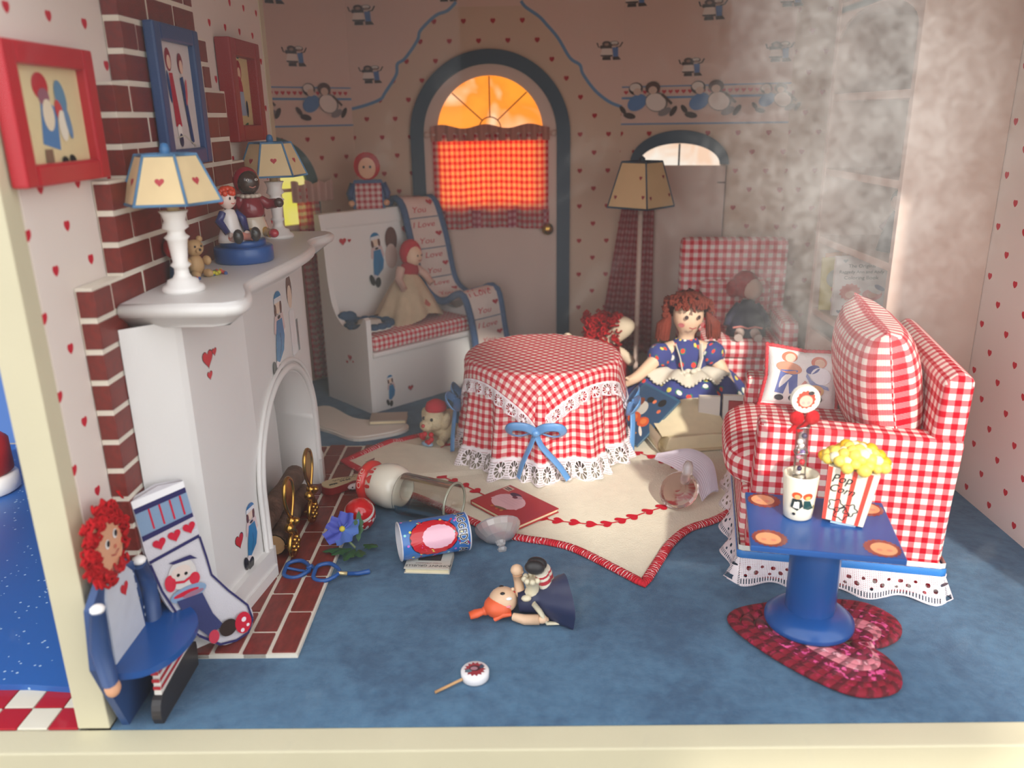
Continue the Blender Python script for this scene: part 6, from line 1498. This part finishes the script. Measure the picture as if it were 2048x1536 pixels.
# back panel, leaning a little, puffed
def pillow(w, h, th, n=24, pinch=.10):
    """square cushion standing in local x (width) / z (height), thickness along y, with pointed corners"""
    def f(sgn):
        def g(a, b):
            u, v = a*2-1, b*2-1; k = (1-abs(u)**2.6)*(1-abs(v)**2.6); e = 1-pinch*(1-abs(u*v))*(max(abs(u), abs(v))**3)
            return (w/2*u*e, sgn*(th/2*k**.42+.004), h/2*v*e)
        return g
    m = MB(); fr, bk = f(-1), f(1)
    m.grid(fr, n, n, lambda a, b: (a*w, b*h)); m.grid(lambda a, b: bk(1-a, b), n, n, lambda a, b: (-a*w, b*h)); 
    # close the seam
    for g1, g2 in ((lambda t: fr(t, 0), lambda t: bk(t, 0)), (lambda t: fr(t, 1), lambda t: bk(t, 1)), (lambda t: fr(0, t), lambda t: bk(0, t)), (lambda t: fr(1, t), lambda t: bk(1, t))):
        m.grid(lambda a, b: Vector(g1(a))*(1-b)+Vector(g2(a))*b, n, 1, lambda a, b: (a*w, b*.01))
    return m
m = MB(); m.bm(softbox([(.80, .17), (.975, .17), (1.00, 1.17), (.93, 1.21), (.86, 1.15)], .03, 1.20, .035), smooth=True); m.build('back_panel', GINGB, ls)
def backpillow():
    def g(a, b, side):
        u, v = a*2-1, b*2-1; k = ((1-abs(u)**3.0)*(1-abs(v)**3.0))**.45; return (u, v, k)
pl_ = pillow(1.00, .74, .40, 26, .06)
pl_.build('back_cushion', GINGB, ls, (.665, .60, 1.00), (R(-10), 0, R(90)))
m = MB()
def band_pt(a, z, out=0):
    P = [(-.03, 1.24), (-.03, 0), (.985, 0), (.985, 1.24)]; L = [0, 1.24, 2.255, 3.495]; s_ = a*3.495
    for i in range(3):
        if s_ <= L[i+1]+1e-9:
            t_ = (s_-L[i])/(L[i+1]-L[i]); x = P[i][0]+(P[i+1][0]-P[i][0])*t_; y = P[i][1]+(P[i+1][1]-P[i][1])*t_; nx, ny = [(-1, 0), (0, -1), (1, 0)][i]; 
            return (x+nx*out, y+ny*out, z)
m.grid(lambda a, b: band_pt(a, .125+.045*b, .008+.004*math.sin(b*PI)), 150, 4); m.build('ribbon_band', plain('bright_blue_ribbon', C(56, 130, 206), .3, var=.06, bs=200, bstr=.15, spec=.8), ls)
m = MB(); m.grid(lambda a, b: band_pt(a, .17+.03*b, .004), 150, 2); m.build('white_piping', WHITECLOTH, ls)
m = MB(); m.grid(lambda a, b: band_pt(a, .128-.124*b-.010*math.sin(a*60)*b, .010+.05*b+.030*b*math.sin(a*3.61*2*PI*3.2)), 330, 6, lambda a, b: (a*3.61*1.15, b)); m.build('lace_skirt', LACE2, ls)

t = thing('printed_pillow', 'square white pillow printed with two little figures, edged in red cord, on the loveseat', 'pillow', tuple(ls_pt(.325, .95, .855)), (R(-14), R(4), LR+R(-2)))
pm = pillow(.44, .36, .15, 22, .10); pm.build('pillow_case', plain('pillow_white', C(240, 234, 230), .9, var=.03, bs=160, bstr=.3), t)
def pil_pt(x, z, h): u, v = x/.22, z/.18; k = max(0.0001, (1-abs(u)**2.6)*(1-abs(v)**2.6)); return (x, -(.075*k**.42+.006+h), z)
def finer(shapes): return shapes
m = MB()
TN, DN, DRS = C(226, 190, 166), C(104, 116, 176), C(150, 160, 200)
sh = [(C(206, 120, 90), ov(-.09, .125, .045, .032)), (TN, ov(-.085, .12, .03, .026)), (C(214, 146, 116), ov(-.085, .06, .075, .035, -.15)), (DN, [(-.13, .045), (-.035, .05), (-.02, -.09), (-.065, -.095), (-.08, -.02), (-.10, -.10), (-.15, -.095)]), (C(60, 56, 66), ov(-.12, -.125, .026, .018)), (C(60, 56, 66), ov(-.045, -.12, .022, .018)),
      (C(214, 130, 110), ov(.08, .11, .045, .035)), (TN, ov(.085, .105, .03, .026)), (C(96, 104, 160), ov(.05, .065, .04, .025, .4)), (C(236, 236, 240), ov(.10, .03, .06, .05, -.3)), (DRS, [(.02, .04), (.05, .0), (.15, -.03), (.16, -.05), (.05, -.03), (.015, .02)]), (C(222, 176, 130), ov(.08, -.06, .05, .035)), (C(214, 150, 140), stroke([(.02, -.01), (-.0, -.04)], .018)), (C(70, 60, 70), ov(.105, -.11, .022, .02)), (C(214, 130, 120), stroke([(.105, -.055), (.105, -.09)], .016))]
m.flat(sh, pil_pt, .001); m.build('printed_figures', VCLOTH, t)
m = MB(); cp = []
for a, b, n_ in (((-1, -1), (1, -1), 16), ((1, -1), (1, 1), 14), ((1, 1), (-1, 1), 16), ((-1, 1), (-1, -1), 14)):
    for k in range(n_):
        u, v = a[0]+(b[0]-a[0])*k/n_, a[1]+(b[1]-a[1])*k/n_; e = 1-.10*(1-abs(u*v))*(max(abs(u), abs(v))**3); cp.append((.225*u*e, 0, .185*v*e))
m.tube(cp, .013, 7, close=True)
for p in cp: m.ell(p, .0155, 6, 5)
m.build('red_cord_edge', plain('red_cord', C(196, 16, 40), .7, var=.15, vs=40, bs=150), t)

# ------------------------------------------------------------------ heart rug, side table, mug and popcorn
hr_ = thing('heart_rug', 'heart-shaped braided rug in crimson and pink beneath the blue side table', 'rug', (1.425, 3.345, 0), (0, 0, math.atan2(-.405, .914)-PI/2))
def braid_mat(name, a, b, f):
    n = NB(name); u, v = n.uv(); k = ((u*16.0+v*1.0).fract()-.5).abs().smooth(.2, .4); s_ = n.noise(28, 2).smooth(.56, .62)
    n.base(n.mix(s_*f, n.mix(k, a, tuple(c*.45 for c in a[:3])+(1,)), b)); n.set(Roughness=.85); n.bump(k, .8, .008); return n.m
_h = [(0, -.93), (.22, -.80), (.52, -.38), (.74, .08), (.80, .42), (.62, .70), (.34, .72), (.12, .58), (0, .36)]
HRT = smooth_path(_h + [(-x, y) for x, y in _h[-2:0:-1]], 4, True)
BC = [braid_mat('braid_crimson', C(134, 6, 36), C(186, 20, 76), .5), braid_mat('braid_magenta', C(136, 8, 50), C(220, 80, 140), 1.0), braid_mat('braid_pink', C(222, 128, 140), C(240, 180, 186), .7)]
for k in range(8):
    s_ = .44*(1-k*.115)
    P = [(x*s_, y*s_+.02*k, .016) for x, y in HRT]
    m = MB(); m.tube(P, .031, 8, close=True, flat=(1, .5)); m.build('braid', BC[0 if k < 2 else 1 if k < 4 else 2 if k < 6 else 1], hr_)
m = MB(); m.prism([(x*.445, y*.445) for x, y in HRT], .0008, .008, 'z'); m.build('rug_backing', plain('rug_backing', C(150, 120, 90), .9), hr_)
HT = .032
TA = R(-12.5)
st_ = thing('side_table', 'bright blue square side table on a round pedestal with painted ovals at its corners', 'table', (1.40, 3.45, HT), (0, 0, TA))
STH = .535
m = MB(); m.box((-.325, -.28, STH-.03), (.325, .28, STH), bev=.006); tt = m.build('table_top', BLUEP, st_)
m = MB(); m.lathe([(0, 0), (.205, 0), (.21, .01), (.208, .03), (.17, .062), (.125, .085), (0, .085)], 40); m.build('round_base', BLUEP, st_)
m = MB(); m.lathe([(.118, .08), (.118, STH-.03)], 10, smooth=True, cap=False); m.build('pedestal', BLUEP, st_)
m = MB(); f = lambda x, y, h: (x, y, STH+h)
for sx in (-1, 1):
    for sy in (-1, 1): 
        q = math.atan2(sy, sx)+.3
        m.flat([(C(136, 60, 48), star(sx*.238, sy*.195, .082, .074, 20)), (C(230, 166, 116), ov(sx*.244, sy*.20, .056, .056)), (C(236, 140, 110), ov(sx*.244-.02, sy*.20-.012, .012, .010)), (C(236, 140, 110), ov(sx*.244+.022, sy*.20-.012, .012, .010))], f, .0008)
m.build('painted_oval', VG, tt)
def st_pt(x, y): return Vector((1.40, 3.45, HT+STH+.001)) + Vector((math.cos(TA), math.sin(TA), 0))*x + Vector((-math.sin(TA), math.cos(TA), 0))*y
mg = thing('mug', 'cream mug printed with two small figures standing on the blue side table', 'mug', (1.32, 3.525, HT+STH+.001), (0, 0, 0))
m = MB(); m.lathe([(0, 0), (.058, 0), (.066, .008), (.070, .05), (.082, .215), (.080, .225), (.072, .222), (.066, .19), (.060, .05), (0, .03)], 32); m.build('mug_body', GL('mug_cream', C(240, 230, 208)), mg)
m = MB(); A1 = PI*1.46; mf = lambda x, y, h: ((.069+.053*y+h+.0015)*math.cos(A1+x/.074), (.069+.053*y+h+.0015)*math.sin(A1+x/.074), y)
m.flat([(C(214, 80, 40), ov(-.026, .138, .022, .018)), (C(232, 170, 110), ov(-.024, .132, .013, .012)), (C(34, 48, 46), [(-.045, .12), (-.005, .12), (.004, .085), (-.02, .06), (-.052, .075)]), (C(236, 232, 220), [(-.035, .105), (-.014, .108), (-.012, .07), (-.04, .075)]), (K, ov(-.034, .042, .008, .007)),
        (C(214, 80, 40), ov(.022, .135, .022, .018)), (C(232, 180, 100), ov(.022, .128, .012, .010)), (C(30, 70, 66), [(.006, .115), (.034, .112), (.046, .085), (.058, .07), (.03, .066), (.006, .075)]), (C(150, 140, 60), stroke([(.058, .085), (.066, .065)], .006))], mf, .0007); m.build('printed_figures', VG, mg)
sw = thing('bead_stirrer', 'clear beaded stirrer with red bow and round white topper standing in the cream mug', 'stirrer', (1.315, 3.53, HT+STH+.034), (R(2), R(-2), 0))
m = MB(); m.lathe([(0, 0), (.029, 0), (.029, .43), (0, .43)], 20); m.build('clear_tube', CLEAR, sw)
bc = [C(236, 226, 220), C(60, 40, 80), C(214, 30, 50), C(226, 150, 170), C(126, 100, 160), C(240, 236, 226)]
for k in range(15):
    m = MB(); r = rnd.uniform(.011, .015); a = k*2.4; m.ell((.010*math.cos(a), .010*math.sin(a), .03+.027*k), r, 10, 7); m.build('bead', plain('bead_paint', bc[k % 6], .25, var=0), sw)
for z_ in (.03, .17, .30, .43):
    m = MB(); m.tube([(.030*math.cos(a), .030*math.sin(a), z_+.004*math.sin(3*a)) for a in [2*PI*i/20 for i in range(20)]], .004, 6, close=True); m.build('silver_ring', plain('silver', C(206, 206, 210), .25, metal=1), sw)
m = MB()
for sx in (-1, 1):
    m.ell((sx*.035, -.012, .475), (.034, .024, .036), 12, 8, rot=Matrix.Rotation(sx*.3, 4, 'Y'))
    m.tube([(sx*.02, -.012, .46), (-.05+.02*sx, -.016, .41)], [.014, .008], 8)
m.build('red_bow', YARN, sw)
m = MB(); m.prism(ov(0, .565, .064, .064, 0, 28), -.014, .014, 'y'); tp = m.build('round_topper', plain('topper_white', C(240, 234, 216), .4), sw)
m = MB(); m.flat([(C(186, 66, 46), star(0, .565, .045, .039, 13)), (C(50, 40, 46), ov(.022, .595, .014, .010)), (C(226, 180, 160), ov(.0, .558, .030, .028)), (C(236, 160, 150), ov(-.012, .55, .007)), (C(236, 160, 150), ov(.012, .55, .007))], lambda x, z, h: (x, -.0145-h, z), .0008); m.build('printed_disc', VG, tp)

pc = thing('popcorn_box', 'red and white striped popcorn box heaped with yellow popcorn on the blue side table', 'box', (1.515, 3.475, HT+STH+.018), (R(2), R(5), R(-22)))
PW, PD, PH = .098, .062, .275
m = MB(); vs = [(-PW*.92, -PD*.95, 0), (PW*.92, -PD*.95, 0), (PW*.92, PD*.95, 0), (-PW*.92, PD*.95, 0), (-PW*1.12, -PD*1.12, PH), (PW*1.12, -PD*1.12, PH), (PW*1.12, PD*1.12, PH), (-PW*1.12, PD*1.12, PH)]
m.add(vs, [(0, 1, 5, 4), (1, 2, 6, 5), (2, 3, 7, 6), (3, 0, 4, 7), (3, 2, 1, 0), (4, 5, 6, 7)], None, (1, 1, 1, 1), False); m.build('carton', plain('carton_white', C(238, 230, 210), .45), pc)
m = MB(); pf = lambda x, z, h: (x*(.92+.20*z/PH), -PD*(.95+.17*z/PH)-h-.001, z)
for x0 in (-.098, -.05, -.002, .056): m.flat([(C(222, 70, 56), [(x0, .0), (x0+.018, 0), (x0+.018, PH), (x0, PH)])], pf, .0008)
m.flat([(C(222, 70, 56), [(.0, 0), (.012, 0), (.012, PH), (.0, PH)])], lambda y, z, h: (PW*(.92+.2*z/PH)+h+.001, -.045+y, z), .0008)
add_text(m, text_shapes('Pop', .060, K, -.035, .222, .05, .35, .9), pf, .003); add_text(m, text_shapes('Corn', .056, K, -.028, .168, -.08, .35, .9), pf, .003)
for cx_, cz_, r in ((-.045, .085, .030), (-.015, .05, .032), (.02, .075, .028)):
    P = [(cx_+(r+.006*math.cos(5*q))*math.cos(q), cz_+(r+.006*math.cos(5*q))*math.sin(q)) for q in [2*PI*i/30 for i in range(31)]]
    m.flat([(K, stroke(P, .004))], pf, .0028)
m.build('carton_print', VC, pc)
m = MB(); m.box((-.05, -.05, -.017), (.06, .03, 0)); m.build('putty_pad', plain('putty', C(190, 214, 226), .35), pc)
PCM = [plain('popcorn_yellow', C(236, 176, 18), .45, var=.15, vs=18), plain('popcorn_cream', C(236, 206, 90), .45, var=.06), plain('popcorn_white', C(232, 222, 186), .5)]
for k in range(52):
    a = k*2.399; r = math.sqrt((k+.5)/52); x, y = r*math.cos(a)*.135, r*math.sin(a)*.095; z_ = PH+.012+.075*(1-r*r)+rnd.uniform(-.008, .012); R_ = rnd.uniform(.023, .034)
    m = MB(); m.ell((0, 0, 0), (R_, R_*.95, R_*.9), 8, 6); m.build('popped_kernel', PCM[0 if (y > -.0 and rnd.random() < .75) else 1 if rnd.random() < .7 else 2], pc, (x, y, z_))

# ------------------------------------------------------------------ bookcase on the right wall
bk = thing('bookcase', 'tall pale bookcase with open shelves built against the right wall behind the loveseat', 'bookcase', (0, 0, 0))
BX, BY0, BY1 = 2.30, 5.02, 6.36
m = MB(); m.box((BX, BY0, 0), (RX-.002, BY0+.05, CZ-.01), bev=.006); m.build('side_panel', PALE, bk)
m = MB(); m.box((BX, BY1-.06, 0), (RX-.002, BY1, CZ-.01), bev=.006); m.build('side_panel', PALE, bk)
m = MB(); m.box((RX-.03, BY0+.05, 0), (RX-.004, BY1-.06, CZ-.01)); m.build('back_panel', PALE, bk)
for z_ in (.95, 1.50, 2.0, 2.52, 3.1):
    m = MB(); m.box((BX+.005, BY0+.05, z_-.05), (RX-.03, BY1-.06, z_), bev=.005); m.build('shelf', PALE, bk)
m = MB(); m.box((BX+.005, BY0+.05, 0), (BX+.045, BY1-.06, .78), bev=.004); m.build('cupboard_front', PALE, bk)
m = MB(); 
arch_ = [(BY0+.05, 3.12), (BY0+.05, 2.86)] + [(y, z) for y, z in arc((BY0+BY1)/2, 2.86, (BY1-BY0)/2-.06, PI, 0, 16, .20)] + [(BY1-.06, 3.12)]
m.prism(arch_, BX+.005, BX+.025, 'x'); m.build('arched_valance', PALE, bk)
def art5(m, th):
    f = lambda x, y, h: (x*.95, y*.78, th+h); 
    add_text(m, text_shapes('The Original', .045, K, .20, .47, 0, 0, .9, .006), f, .001); add_text(m, text_shapes('Raggedy Ann and Andy', .042, K, .20, .415, 0, 0, .86, .006), f, .001); add_text(m, text_shapes('Coloring Book', .046, K, .20, .36, 0, 0, .95, .006), f, .001)
    sh = [(C(206, 110, 100), star(.125, .225, .085, .072, 13)), (C(226, 170, 150), ov(.13, .20, .04, .035)), (C(206, 100, 96), ov(.295, .20, .075, .055)), (C(226, 170, 150), ov(.29, .195, .035, .028)), (C(226, 222, 216), ov(.31, .245, .06, .03, -.5)), (C(110, 116, 150), ov(.345, .265, .045, .02, -.6))]
    for k in range(4): sh.append((C(176, 60, 70), heart(.09+.085*k, .085, .02)))
    for k in range(4): sh.append((C(90, 96, 120), heart(.05+.085*k, .04, .02)))
    sh.append((C(120, 130, 140), heart(.07, .52, .02)))
    m.flat(sh, f, .001)
book('coloring_book', 'white colouring book with black title and round motifs standing on the bookcase shelf', (2.335, 6.00, .953), (R(87), 0, R(-3)), .38, .44, .035, plain('color_cover', C(222, 212, 208), .5), art=art5)
def art6(m, th):
    f = lambda x, y, h: (x, y, th+h); m.flat([(C(190, 120, 60), [(.02, .40), (.22, .42), (.22, .45), (.02, .43)]), (C(150, 150, 140), ov(.11, .24, .07, .07)), (C(180, 60, 70), ov(.13, .16, .05, .03)), (C(170, 150, 170), ov(.14, .08, .06, .05))], f, .001)
book('yellow_booklet', 'faded yellow booklet leaning beside the colouring book on the bookcase shelf', (2.305, 6.17, .953), (R(84), 0, R(-6)), .20, .40, .02, plain('yellow_cover', C(196, 176, 96), .6), art=art6)
t = thing('shelf_doll', 'dim dark-haired little doll propped on the upper bookcase shelf', 'doll', (2.55, 5.55, 1.502), (0, 0, R(-60)))
m = MB(); m.lathe([(.12, 0), (.10, .10), (.06, .22), (.04, .26)], 16); m.build('dress', plain('grey_dress', C(90, 80, 86), .9), t)
m = MB(); m.ell((0, 0, .32), (.06, .06, .065), 12, 8); m.build('head', plain('dim_face2', C(180, 140, 120), .8), t)
m = MB(); m.ell((0, .015, .335), (.075, .065, .075), 12, 8); m.build('hair', plain('dark_hair', C(60, 44, 44), .9), t)
for sx in (-1, 1):
    m = MB(); m.tube([(sx*.04, 0, .22), (sx*.11, -.02, .14)], .022, 8); m.build('arm', plain('grey_sleeve', C(120, 80, 84), .9), t)
